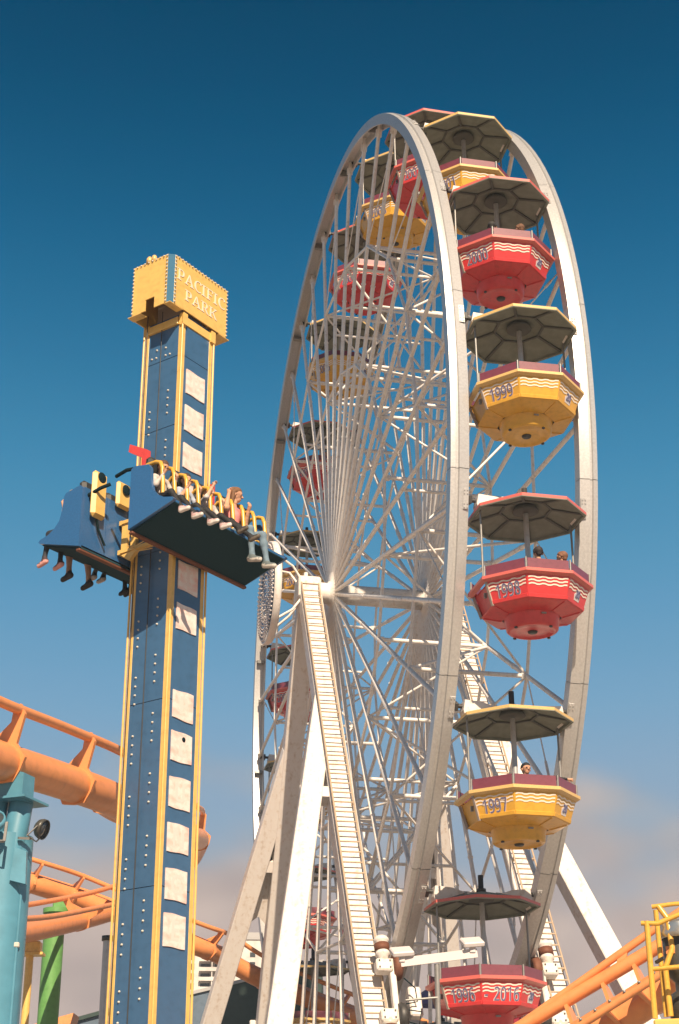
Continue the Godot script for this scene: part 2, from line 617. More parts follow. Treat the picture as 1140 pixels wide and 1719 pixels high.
func hub_sign():
	var t = thing("hub_sign", "round white hub sign with blue light bulb pattern", "sign", Transform3D(wheel_basis, hub))
	var flat = Basis(Vector3.BACK, PI / 2)
	var s = begin()
	lathe(s, Transform3D(flat, Vector3(-3.02, -0.1, 0)), [[0, -0.1], [1.36, -0.1], [1.4, -0.06], [1.4, 0.10], [1.34, 0.10], [1.34, 0.06], [0, 0.06]], 48)
	part("drum", s, M.white, t)
	s = begin()
	lathe(s, Transform3D(flat, Vector3(-3.10, -0.1, 0)), [[0.0, 0.02], [0.62, 0.02], [0.62, 0.035], [0.0, 0.035]], 40)
	part("centre_disc", s, M.led_blue, t)
	s = begin()
	lathe(s, Transform3D(flat, Vector3(-3.10, -0.1, 0)), [[0.85, 0.022], [1.12, 0.022], [1.12, 0.035], [0.85, 0.035], [0.85, 0.022]], 48)
	part("ring_band", s, M.led_blue, t)
	var mm = MultiMesh.new()
	mm.transform_format = MultiMesh.TRANSFORM_3D
	var sp = SphereMesh.new()
	sp.radius = 0.028
	sp.height = 0.056
	sp.radial_segments = 6
	sp.rings = 3
	mm.mesh = sp
	var pts = []
	for r in [0.2, 0.35, 0.5, 0.7, 0.8, 0.9, 1.0, 1.1, 1.2, 1.3]:
		var n = int(r * TAU / 0.12)
		for k in n:
			pts.append(Vector3(-3.15, -0.1 + r * cos(TAU * k / n), r * sin(TAU * k / n)))
	mm.instance_count = pts.size()
	for i in pts.size():
		mm.set_instance_transform(i, Transform3D(Basis.IDENTITY, pts[i]))
	var mi = MultiMeshInstance3D.new()
	mi.name = "light_bulbs"
	mi.multimesh = mm
	mi.material_override = M.plaque
	mi.set_meta("kind", "stuff")
	t.add_child(mi, true)
	for e in [[-0.9, 0.5], [-0.9, -0.5], [0.9, 0.5], [0.9, -0.5]]:
		s = begin()
		tube(s, [Vector3(-2.9, e[0] - 0.1, e[1]), Vector3(-2.45, e[0] * 0.7, e[1] * 0.5), Vector3(-2.2, e[0] * 0.3, e[1] * 0.4)], 0.035, 8)
		part("bracket", s, M.white, t)

# ------------------------------------------------------------------ the wheel
func rim_point(a: float, r: float, th: float) -> Vector3:
	return Vector3(a, r * cos(th), r * sin(th))

func make_wheel():
	var t = thing("ferris_wheel", "tall white Ferris wheel with twin rims and thin tube spokes", "Ferris wheel", Transform3D(wheel_basis, hub))
	var prof = [Vector2(1.17, 12.47), Vector2(1.17, 12.74), Vector2(1.37, 12.77), Vector2(1.385, 12.72), Vector2(1.43, 12.72), Vector2(1.445, 12.76), Vector2(1.54, 12.74), Vector2(1.54, 12.47), Vector2(1.50, 12.47), Vector2(1.48, 12.65), Vector2(1.23, 12.65), Vector2(1.21, 12.47)]
	for sd in [-1.0, 1.0]:
		if sd > 0:
			for j in prof.size():
				prof[j].x -= 0.09
		var rim = Node3D.new()
		rim.name = "rim"
		t.add_child(rim, true)
		# one segment mesh, turned round the axle
		var s = begin()
		var nseg = 8
		var gap = 0.0005
		for k in nseg:
			var t0 = lerpf(-STEP / 2 + gap, STEP / 2 - gap, float(k) / nseg)
			var t1 = lerpf(-STEP / 2 + gap, STEP / 2 - gap, float(k + 1) / nseg)
			for j in prof.size():
				var p: Vector2 = prof[j]
				var q: Vector2 = prof[(j + 1) % prof.size()]
				var nn = Vector2(-(q.y - p.y), q.x - p.x)
				var o = Vector3(nn.x * sd, nn.y * cos((t0 + t1) * 0.5), nn.y * sin((t0 + t1) * 0.5))
				face(s, [rim_point(p.x * sd, p.y, t0), rim_point(q.x * sd, q.y, t0), rim_point(q.x * sd, q.y, t1), rim_point(p.x * sd, p.y, t1)], o, true, j + 1)
		var seg = done(s)
		s = begin()
		var px = 1.235 if sd < 0 else 1.145
		box(s, Transform3D(Basis.IDENTITY, Vector3(px * sd, 12.765, 0)), Vector3(0.11, 0.02, 0.42), 0.004)
		for e in [-0.17, -0.1, 0.1, 0.17]:
			for x in [px - 0.03, px + 0.03]:
				box(s, Transform3D(Basis.IDENTITY, Vector3(x * sd, 12.782, e)), Vector3(0.022, 0.02, 0.022))
		var plate = done(s)
		s = begin()
		beam(s, rim_point((1.355 if sd < 0 else 1.265) * sd, 12.55, -0.004), rim_point((1.355 if sd < 0 else 1.265) * sd, 12.55, 0.004), 0.24, 0.18, Vector3.UP)
		var inner = done(s)
		for i in 20:
			var th = PHASE + STEP * (i - 9)
			inst("rim_segment", seg, M.rim, rim, Transform3D(Basis(Vector3.RIGHT, th + 0.11), Vector3.ZERO))
			inst("splice_plate", plate, M.rim, rim, Transform3D(Basis(Vector3.RIGHT, th), Vector3.ZERO))
			inst("joint_plate", inner, M.grey_steel, rim, Transform3D(Basis(Vector3.RIGHT, th + 0.11 + STEP / 2), Vector3.ZERO))
		# spokes
		s = begin()
		tube(s, [Vector3(0, 0.42, 0), Vector3(0, 4.3, 0)], 0.058, 8)
		tube(s, [Vector3(0, 4.3, 0), Vector3(0, 8.4, 0)], 0.055, 8)
		tube(s, [Vector3(0, 8.4, 0), Vector3(0, 12.64, 0)], 0.052, 8)
		for y in [4.3, 8.4]:
			tube(s, [Vector3(0, y - 0.018, 0), Vector3(0, y + 0.018, 0)], 0.068, 8)
		box(s, Transform3D(Basis.IDENTITY, Vector3(0, 12.36, 0)), Vector3(0.16, 0.2, 0.05))
		var spoke = done(s)
		for i in 40:
			var th = PHASE + STEP * 0.5 * (i - 18)
			inst("spoke", spoke, M.white_rod, t, Transform3D(Basis(Vector3.RIGHT, th), Vector3(1.31 * sd, 0, 0)))
		# hub flange
		s = begin()
		lathe(s, Transform3D(Basis(Vector3.BACK, PI / 2), Vector3(1.31 * sd, 0, 0)), [[0, -0.12], [0.34, -0.12], [0.34, -0.06], [0.62, -0.05], [0.62, 0.05], [0.34, 0.06], [0.34, 0.12], [0, 0.12]], 40)
		part("hub_flange", s, M.white_rod, t)
		# pivot bearings
		s = begin()
		tube(s, [Vector3(1.0 * sd, RAD + 0.134, 0), Vector3(1.3 * sd, RAD + 0.134, 0)], 0.045, 8)
		box(s, Transform3D(Basis.IDENTITY, Vector3(1.13 * sd, RAD + 0.134, 0)), Vector3(0.07, 0.2, 0.16), 0.01)
		var piv = done(s)
		for i in 20:
			inst("pivot_bearing", piv, M.dark_steel, t, Transform3D(Basis(Vector3.RIGHT, PHASE + STEP * (i - 9)), Vector3.ZERO))
		# ring chords between neighbouring spokes and tie rods
		for rr in [6.25, 9.4]:
			s = begin()
			tube(s, [rim_point(1.31 * sd, rr, -STEP / 2), rim_point(1.31 * sd, rr, STEP / 2)], 0.038, 7)
			var chord = done(s)
			for i in 20:
				inst("ring_chord", chord, M.white_rod, t, Transform3D(Basis(Vector3.RIGHT, PHASE + STEP * (i - 9.5)), Vector3.ZERO))
		s = begin()
		tube(s, [rim_point(1.31 * sd, 9.4, 0), rim_point(1.25 * sd, 12.3, STEP * 0.5)], 0.016, 5)
		tube(s, [rim_point(1.31 * sd, 9.4, 0).lerp(rim_point(1.25 * sd, 12.3, STEP * 0.5), 0.7), rim_point(1.31 * sd, 9.4, 0).lerp(rim_point(1.25 * sd, 12.3, STEP * 0.5), 0.82)], 0.032, 6)
		var tie = done(s)
		for i in 20:
			inst("tie_rod", tie, M.white_rod, t, Transform3D(Basis(Vector3.RIGHT, PHASE + STEP * (i - 9)), Vector3.ZERO))
	# axle drum
	var s2 = begin()
	lathe(s2, Transform3D(Basis(Vector3.BACK, PI / 2), Vector3.ZERO), [[0, -1.9], [0.2, -1.9], [0.2, -1.2], [0.27, -1.2], [0.27, 1.2], [0.2, 1.2], [0.2, 1.9], [0, 1.9]], 20)
	part("axle", s2, M.white_rod, t)
	# cross struts between the two sides
	for rr in [6.25, 9.4]:
		s2 = begin()
		tube(s2, [Vector3(-1.31, rr, 0), Vector3(1.31, rr, 0)], 0.05, 8)
		var gus = 0.11
		for sd in [-1.0, 1.0]:
			box(s2, Transform3D(Basis.IDENTITY, Vector3((1.31 - 0.07) * sd, rr, 0)), Vector3(0.12, gus, 0.13), 0.01)
		var strut = done(s2)
		for i in 20:
			inst("cross_strut", strut, M.white_rod, t, Transform3D(Basis(Vector3.RIGHT, PHASE + STEP * (i - 9)), Vector3.ZERO))
		for sd in [-1.0, 1.0]:
			s2 = begin()
			tube(s2, [rim_point(-1.31 * sd, rr, 0), rim_point(1.31 * sd, rr, STEP)], 0.03, 6)
			var diag = done(s2)
			for i in 20:
				if (i % 2 == 0) == (sd > 0):
					inst("diagonal_brace", diag, M.white_rod, t, Transform3D(Basis(Vector3.RIGHT, PHASE + STEP * (i - 9)), Vector3.ZERO))
	s2 = begin()
	tube(s2, [Vector3(-1.31, 7.9, 0), Vector3(1.31, 7.9, 0)], 0.04, 8)
	var mid_strut = done(s2)
	for i in 20:
		inst("cross_strut", mid_strut, M.white_rod, t, Transform3D(Basis(Vector3.RIGHT, PHASE + STEP * (i - 9.5)), Vector3.ZERO))
	for e in [[6.25, 9.4]]:
		for sd in [-1.0, 1.0]:
			s2 = begin()
			tube(s2, [Vector3(-1.31 * sd, e[0], 0), Vector3(1.31 * sd, e[1], 0)], 0.036, 6)
			var diag = done(s2)
			for i in 20:
				if (i % 2 == 0) == (sd > 0):
					inst("sway_brace", diag, M.white_rod, t, Transform3D(Basis(Vector3.RIGHT, PHASE + STEP * (i - 9)), Vector3.ZERO))

# ------------------------------------------------------------------ gondolas
func oct(r: float, k: int) -> Vector3:
	var a = PI / 8.0 + k * PI / 4.0
	return Vector3(r * sin(a), 0, r * cos(a))

func oct_ring(s: SurfaceTool, r0: float, y0: float, r1: float, y1: float, smooth := false, ks := [0, 1, 2, 3, 4, 5, 6, 7]):
	for k in ks:
		var a = oct(r0, k - 1) + Vector3.UP * y0
		var b = oct(r0, k) + Vector3.UP * y0
		var c = oct(r1, k) + Vector3.UP * y1
		var d = oct(r1, k - 1) + Vector3.UP * y1
		var o = (oct(1, k - 1) + oct(1, k)) * 0.5 * absf(y1 - y0) + Vector3.UP * (r0 - r1) * signf(y1 - y0)
		face(s, [a, b, c, d], o, smooth)

# frame of side panel k: x to the right seen from outside, y up the panel, z outwards
func panel_xf(k: int, y: float, r0: float, y0: float, r1: float, y1: float) -> Transform3D:
	var ang = k * PI / 4.0
	var ap = cos(PI / 8.0)
	var out = Vector3(sin(ang), 0, cos(ang))
	var f = (y - y0) / (y1 - y0)
	var pos = out * lerpf(r0, r1, f) * ap + Vector3.UP * y
	var upv = (out * (r0 - r1) * ap + Vector3.UP * (y0 - y1)).normalized()
	var x = Vector3.UP.cross(out).normalized()
	return Transform3D(Basis(x, upv, x.cross(upv)), pos)

func make_gondola(kind: String) -> Node3D:
	var g = Node3D.new()
	var body: Material = M["gondola_" + kind]
	var trim: Material = M["trim_" + kind]
	# canopy
	var can = Node3D.new()
	can.name = "canopy"
	g.add_child(can, true)
	for k in 8:
		var s = begin()
		var a = oct(1.14, k - 1) + Vector3.UP * -0.27
		var b = oct(1.14, k) + Vector3.UP * -0.27
		var top = Vector3(0, 0.04, 0)
		face(s, [a, b, top], Vector3.UP)
		face(s, [a - Vector3(0, 0.025, 0), b - Vector3(0, 0.025, 0), top - Vector3(0, 0.03, 0)], Vector3.DOWN)
		face(s, [a, b, b - Vector3(0, 0.025, 0), a - Vector3(0, 0.025, 0)], a + b)
		part("roof_panel", s, M.canvas, can)
		s = begin()
		var c = oct(1.1, k) + Vector3.UP * -0.30
		beam(s, c, oct(0.5, k) + Vector3.UP * -0.145, 0.05, 0.035)
		beam(s, oct(0.5, k) + Vector3.UP * -0.145, (oct(0.5, k) + oct(0.5, k + 1)) * 0.5 + Vector3.UP * -0.135, 0.045, 0.03)
		beam(s, (oct(0.5, k - 1) + oct(0.5, k)) * 0.5 + Vector3.UP * -0.135, oct(0.5, k) + Vector3.UP * -0.145, 0.045, 0.03)
		part("rib", s, M.rib, can)
	var s = begin()
	oct_ring(s, 1.16, -0.322, 1.16, -0.262)
	oct_ring(s, 1.16, -0.262, 1.09, -0.255)
	part("canopy_edge", s, trim, g)
	s = begin()
	for k in 8:
		face(s, [oct(1.10, k - 1) + Vector3.UP * -0.337, oct(1.10, k) + Vector3.UP * -0.337, oct(1.10, k) + Vector3.UP * -0.28, oct(1.10, k - 1) + Vector3.UP * -0.28], -oct(1, k))
		face(s, [oct(1.10, k - 1) + Vector3.UP * -0.337, oct(1.10, k) + Vector3.UP * -0.337, oct(1.157, k) + Vector3.UP * -0.337, oct(1.157, k - 1) + Vector3.UP * -0.337], Vector3.DOWN)
		face(s, [oct(1.157, k - 1) + Vector3.UP * -0.337, oct(1.157, k) + Vector3.UP * -0.337, oct(1.157, k) + Vector3.UP * -0.27, oct(1.157, k - 1) + Vector3.UP * -0.27], oct(1, k))
	part("canopy_lining", s, M.canvas, g)
	s = begin()
	lathe(s, Transform3D.IDENTITY, [[0, -0.17], [0.24, -0.17], [0.26, -0.15], [0.22, -0.06], [0, -0.06]], 16)
	part("canopy_hub", s, M.rib, g)
	s = begin()
	lathe(s, Transform3D.IDENTITY, [[0, 0.02], [0.1, 0.02], [0.1, 0.08], [0.055, 0.09], [0.055, 0.36], [0.0, 0.37]], 12)
	part("finial", s, M.dark_steel, g)
	# hanger bar and white brackets at the pivots
	s = begin()
	beam(s, Vector3(-0.98, -0.06, 0), Vector3(-0.3, -0.02, 0), 0.08, 0.07)
	beam(s, Vector3(0.3, -0.02, 0), Vector3(0.98, -0.06, 0), 0.08, 0.07)
	part("hanger_bar", s, M.grey_steel, g)
	for sd in [-1.0, 1.0]:
		s = begin()
		prism(s, Transform3D.IDENTITY, [Vector2(0.98 * sd, 0.09), Vector2(0.62 * sd, 0.06), Vector2(0.36 * sd, -0.03), Vector2(0.9 * sd, -0.21), Vector2(0.98 * sd, -0.3), Vector2(1.02 * sd, -0.12)], -0.13, 0.13)
		part("pivot_bracket", s, M.white, g)
	# posts
	s = begin()
	tube(s, [Vector3(0, -0.2, 0), Vector3(0, -2.4, 0)], 0.052, 12)
	part("centre_pole", s, M.galvanised, g)
	for e in [Vector3(-0.98, 0, 0.18), Vector3(0.98, 0, -0.18)]:
		s = begin()
		tube(s, [e + Vector3(0, -0.25, 0), e + Vector3(0, -1.85, 0)], 0.022, 8)
		part("side_pole", s, M.grey_steel, g)
	# purple screen and its posts
	for k in 8:
		if k == 6:
			continue
		s = begin()
		var x = panel_xf(k, -1.7, 1.115, -1.9, 1.115, -1.6)
		box(s, Transform3D(Basis(x.basis.x, Vector3.UP, x.basis.x.cross(Vector3.UP)), x.origin + Vector3.UP * -0.01), Vector3(0.80, 0.22, 0.014))
		part("screen", s, M.purple, g)
	for k in 8:
		s = begin()
		tube(s, [oct(1.12, k) + Vector3.UP * -1.585, oct(1.12, k) + Vector3.UP * -1.84], 0.019, 6)
		part("screen_post", s, M.grey_steel, g)
	# trim
	s = begin()
	oct_ring(s, 1.135, -1.80, 1.185, -1.815)
	oct_ring(s, 1.185, -1.815, 1.185, -1.875)
	oct_ring(s, 1.185, -1.875, 1.10, -1.915)
	for k in 8:
		face(s, [oct(1.135, k - 1) + Vector3.UP * -1.80, oct(1.135, k) + Vector3.UP * -1.80, oct(1.06, k) + Vector3.UP * -1.80, oct(1.06, k - 1) + Vector3.UP * -1.80], Vector3.UP)
	part("rim_trim", s, trim, g)
	# side panels, door on the side that faces the near support
	for k in 8:
		s = begin()
		var r0 = 1.095
		var r1 = 0.955
		var y0 = -1.905
		var y1 = -2.34
		var inset = 0.0 if k != 6 else 0.05
		oct_ring(s, r0 - inset, y0, r1 - inset, y1, false, [k])
		oct_ring(s, r0 - 0.04 - inset, y0, r1 - 0.04 - inset, y1, false, [k])
		if k != 6:
			# raised lower band
			var xf = panel_xf(k, -2.297, r0, y0, r1, y1)
			box(s, xf * Transform3D(Basis.IDENTITY, Vector3(0, 0, 0.006)), Vector3(0.735, 0.075, 0.02), 0.006)
		part("side_panel" if k != 6 else "door", s, body, g)
	for k in [5, 6]:
		s = begin()
		var q = oct(1.0, k)
		beam(s, q * 1.085 + Vector3.UP * -1.9, q * 0.945 + Vector3.UP * -2.36, 0.05, 0.05)
		part("door_frame", s, M.interior, g)
	s = begin()
	box(s, Transform3D(Basis.IDENTITY, Vector3(-0.96, -2.1, 0.2)), Vector3(0.05, 0.1, 0.05))
	part("door_latch", s, M.grey_steel, g)
	# hull below
	s = begin()
	oct_ring(s, 0.955, -2.34, 0.93, -2.352)
	oct_ring(s, 0.93, -2.352, 0.56, -2.44)
	part("hull", s, body, g)
	for k in 8:
		s = begin()
		beam(s, oct(0.90, k) + Vector3.UP * -2.362, oct(0.57, k) + Vector3.UP * -2.442, 0.03, 0.02)
		part("hull_seam", s, body, g)
	s = begin()
	lathe(s, Transform3D.IDENTITY, [[0.53, -2.43], [0.51, -2.48], [0.49, -2.66], [0.46, -2.69], [0.41, -2.70], [0.39, -2.685], [0.20, -2.675], [0.12, -2.685], [0, -2.685]], 28)
	part("pod", s, body, g)
	s = begin()
	lathe(s, Transform3D.IDENTITY, [[0, -2.715], [0.085, -2.715], [0.10, -2.68], [0, -2.68]], 10)
	part("drain_cap", s, M.dark_steel, g)
	for k in 4:
		s = begin()
		var a = k * PI / 2 + 0.5
		box(s, Transform3D(Basis(Vector3.UP, a), Vector3(sin(a) * 0.455, -2.705, cos(a) * 0.455)), Vector3(0.05, 0.03, 0.04))
		part("bolt", s, M.dark_steel, g)
	s = begin()
	box(s, Transform3D(Basis.IDENTITY, Vector3(0.05, -2.49, 0.53)), Vector3(0.1, 0.035, 0.03), 0.008)
	part("name_plate", s, M.grey_steel, g)
	# floor and bench inside
	s = begin()
	oct_ring(s, 0.93, -2.33, 0.0, -2.325)
	part("floor", s, M.interior, g)
	s = begin()
	oct_ring(s, 0.98, -2.02, 0.62, -2.01, false, [0, 1, 2, 3, 4, 5, 7])
	oct_ring(s, 0.62, -2.32, 0.62, -2.01, false, [0, 1, 2, 3, 4, 5, 7])
	part("bench", s, M.interior, g)
	# three wavy stripes on the panels
	for j in 3:
		s = begin()
		for k in [7, 0, 1, 2, 3, 4, 5]:
			wave(s, k, -1.965 - j * 0.062)
		part("wave_stripe", s, M.wave, g)
	return g

func wave(s: SurfaceTool, k: int, y: float):
	var n = 14
	var xf = panel_xf(k, y, 1.095, -1.905, 0.955, -2.36)
	var hw = 0.394 - (-1.905 - y) * 0.11
	var th = 0.0145
	for i in n:
		var f0 = float(i) / n
		var f1 = float(i + 1) / n
		var y0 = wv(f0)
		var y1 = wv(f1)
		var x0 = lerpf(-hw, hw, f0)
		var x1 = lerpf(-hw, hw, f1)
		face(s, [xf * Vector3(x0, y0 - th, 0.005), xf * Vector3(x1, y1 - th, 0.005), xf * Vector3(x1, y1 + th, 0.005), xf * Vector3(x0, y0 + th, 0.005)], xf.basis.z)
		face(s, [xf * Vector3(x0, y0 - th, 0.005), xf * Vector3(x1, y1 - th, 0.005), xf * Vector3(x1, y1 - th, -0.001), xf * Vector3(x0, y0 - th, -0.001)], -xf.basis.y)

func wv(f: float) -> float:
	return absf(sin(f * PI * 3.5 + 0.4)) * 0.034 - 0.02

func make_gondolas():
	var protos = {"red": make_gondola("red"), "yellow": make_gondola("yellow")}
	var purl = {"red": "red", "yellow": "yellow"}
	var years = {5: "1996", 4: "1997", 3: "1998", 2: "1999", 1: "2000", 0: "2001", -1: "2002", -2: "2003", -3: "2004", -4: "2005", -5: "2006", -6: "2007", -7: "2008", -8: "2009", -9: "2010", -10: "2011", -11: "2012", -12: "2013", -13: "2014", 6: "2015"}
	for i in range(6, -14, -1):
		var kind = "red" if posmod(i, 2) == 1 else "yellow"
		var g: Node3D = protos[kind].duplicate()
		g.name = numbered("gondola")
		add_child(g)
		var y: String = years[i]
		g.transform = gondola_xf(i)
		var words = ["oh-nine", "ten", "eleven", "twelve", "thirteen", "fourteen"]
		var early = {6: "fifteen", 5: "ninety-six to sixteen", 4: "ninety-seven", 3: "ninety-eight", 2: "ninety-nine", 1: "two thousand", 0: "oh-one", -1: "oh-two", -2: "oh-three", -3: "oh-four", -4: "oh-five", -5: "oh-six", -6: "oh-seven", -7: "oh-eight"}
		var spoken = early[i] if early.has(i) else words[-8 - i]
		var lab = "%s eight-sided gondola hanging in the wheel, lettered %s, year %s" % [kind, y if i != 5 else "1996 - 2016", spoken]
		tag(g, lab, "gondola", "gondolas of the wheel")
		lettering(g, 7, y, 0.18, 0.0)
		if i == 5:
			lettering(g, 0, "2016", 0.18, 0.10)
			lettering(g, 0, "-", 0.18, -0.30)
		# small crest on the panel to the right
		var xf = panel_xf(1, -2.13, 1.095, -1.905, 0.955, -2.36)
		var s = begin()
		prism(s, xf, [Vector2(-0.10, -0.13), Vector2(0.09, -0.13), Vector2(0.11, -0.04), Vector2(0.05, 0.03), Vector2(0.0, 0.10), Vector2(-0.06, 0.03), Vector2(-0.12, -0.02)], 0.001, 0.010)
		part("crest", s, M.plaque, g)
		var tm = text_mesh("20", 0.15, "Droid Sans", 0.01)
		inst("crest_number", tm, M.year, g, xf * Transform3D(Basis.from_scale(Vector3(0.8, 1, 1)), Vector3(0, 0.0, 0.016)))
	for k in protos:
		protos[k].free()

func gondola_xf(i: int) -> Transform3D:
	var th = PHASE + STEP * i
	var p = hub + wheel_basis * rim_point(0, RAD + 0.134, th)
	var sw = sin(i * 2.3) * 0.02
	return Transform3D(wheel_basis * Basis(Vector3.RIGHT, sw) * Basis(Vector3.UP, sin(i * 5.1) * 0.03) * Basis.from_scale(Vector3(1, 0.97, 1)), p)

func lettering(g: Node3D, k: int, words: String, h: float, off: float):
	var xf = panel_xf(k, -2.135, 1.095, -1.905, 0.955, -2.36)
	var sc = Basis.from_scale(Vector3(0.92, 1.45, 1))
	inst("lettering_edge", text_mesh(words, h * 1.03, "Droid Sans", 0.006, 800), M.year_edge, g, xf * Transform3D(sc, Vector3(off - 0.008, -0.012, 0.004)))
	inst("lettering", text_mesh(words, h, "Droid Sans", 0.012, 500), M.year, g, xf * Transform3D(sc, Vector3(off, 0, 0.008)))

# ------------------------------------------------------------------ drop tower
func make_drop_tower():
	var t = thing("drop_tower", "square blue drop tower with yellow corner posts and a yellow sign box", "ride tower", Transform3D(tower_basis, tower_at))
	var x0 = 0.38
	var x1 = 1.10
	var z0 = -0.82
	var z1 = -0.06
	var top = 14.36
	var s = begin()
	cbox(s, Vector3(x0 + 0.03, 0, z0 + 0.03), Vector3(x1 - 0.03, top, z1 - 0.03))
	part("core", s, M.blue, t)
	# sheet panels, stacked with open joints
	var hs = [0.0, 1.3, 3.65, 5.55, 8.12, 10.4, 12.42, 13.62, 14.36]
	for k in hs.size() - 1:
		var a: float = hs[k] + 0.004
		var b: float = hs[k + 1] - 0.004
		for f in 4:
			s = begin()
			if f == 0:
				cbox(s, Vector3(x0 + 0.06, a, z1 - 0.028), Vector3(x1 - 0.06, b, z1 - 0.004), 0.003)
			elif f == 1:
				cbox(s, Vector3(x0 + 0.004, a, z0 + 0.06), Vector3(x0 + 0.028, b, z1 - 0.06), 0.003)
			elif f == 2:
				cbox(s, Vector3(x0 + 0.06, a, z0 + 0.004), Vector3(x1 - 0.06, b, z0 + 0.028), 0.003)
			else:
				cbox(s, Vector3(x1 - 0.028, a, z0 + 0.06), Vector3(x1 - 0.004, b, z1 - 0.06), 0.003)
			part("panel", s, M.blue, t)
	# corner posts: an angle with a guide rail standing proud of it
	for c in [[x0, z1, -1, 1], [x1, z1, 1, 1], [x0, z0, -1, -1], [x1, z0, 1, -1]]:
		s = begin()
		cbox(s, Vector3(c[0], 0, c[1]), Vector3(c[0] - c[2] * 0.075, top, c[1] - c[3] * 0.012), 0.003)
		cbox(s, Vector3(c[0], 0, c[1] - c[3] * 0.0125), Vector3(c[0] - c[2] * 0.012, top, c[1] - c[3] * 0.075), 0.003)
		var post = part("corner_post", s, M.yellow, t)
		s = begin()
		cbox(s, Vector3(c[0] + c[2] * 0.002, 0, c[1] + c[3] * 0.002), Vector3(c[0] + c[2] * 0.03, top - 0.02, c[1] + c[3] * 0.03), 0.006)
		part("guide_rail", s, M.yellow, post)
	# lit squares that carried the ride's name, letters nearly bleached away
	var names = "PACIFICPLUNGE"
	var ys = [13.2, 12.57, 11.935, 11.30, 10.65, 10.007, 9.376, 8.074, 7.478, 6.835, 6.22, 5.60, 5.004]
	for k in ys.size():
		s = begin()
		var pl = []
		var n = 6
		var h = 0.205 + 0.01 * sin(k * 1.7)
		var tilt = 0.012 * sin(k * 2.9)
		for i in n + 1:
			var f = float(i) / n
			pl.append(Vector2(lerpf(-0.215, 0.215, f), -h + sin(f * TAU + k) * 0.006 - tilt * f))
		for i in n + 1:
			var f = 1.0 - float(i) / n
			pl.append(Vector2(lerpf(-0.22, 0.21, f), h + sin(f * TAU + 0.6 + k * 0.4) * 0.007 + tilt * f))
		prism(s, Transform3D(Basis.IDENTITY, Vector3(0.73, ys[k], z1)), pl, -0.003, 0.012)
		var sq = part("letter_square", s, M.panel_white, t)
		inst("faded_letter", text_mesh(names[k], 0.26, "Droid Sans", 0.001), M.faded_red, sq, Transform3D(Basis.IDENTITY, Vector3(0.73, ys[k], z1 + 0.0127)))
	s = begin()
	lathe(s, Transform3D(Basis(Vector3.RIGHT, PI / 2), Vector3(0.76, 7.60, z1 + 0.0125)), [[0, 0.0], [0.035, 0.0], [0.035, 0.006], [0, 0.006]], 12)
	part("socket_hole", s, M.black, t)
	# lamps on the left face in staggered fours
	s = begin()
	lathe(s, Transform3D(Basis(Vector3.BACK, PI / 2), Vector3.ZERO), [[0.017, 0.0], [0.017, 0.006], [0.012, 0.010], [0.010, 0.020], [0, 0.024]], 8)
	var bulb = done(s)
	var spots = []
	for g in 17:
		for e in 4:
			var ya = 13.05 - g * 0.853 - e * 0.130
			var yb = 12.78 - g * 0.853 - e * 0.130
			if ya > 0.2:
				spots.append(Vector2(0.299, ya))
			if yb > 0.2:
				spots.append(Vector2(0.653, yb))
	for e in [[0.385, 13.835], [0.566, 13.846], [0.664, 13.716], [0.573, 13.711], [0.383, 13.698], [0.297, 13.694]]:
		spots.append(Vector2(e[0], e[1]))
	for p in spots:
		inst("lamp", bulb, M.bulb, t, Transform3D(Basis.IDENTITY, Vector3(x0 + 0.003, p.y, -p.x)))
	# hoist cables on the left face
	for e in [[0.46, 0.03], [0.74, 0.06]]:
		s = begin()
		tube(s, [Vector3(x0 - e[1], 0.3, -e[0]), Vector3(x0 - e[1], 14.5, -e[0])], 0.008, 5)
		part("cable", s, M.dark_steel, t)
	sign_box(t)

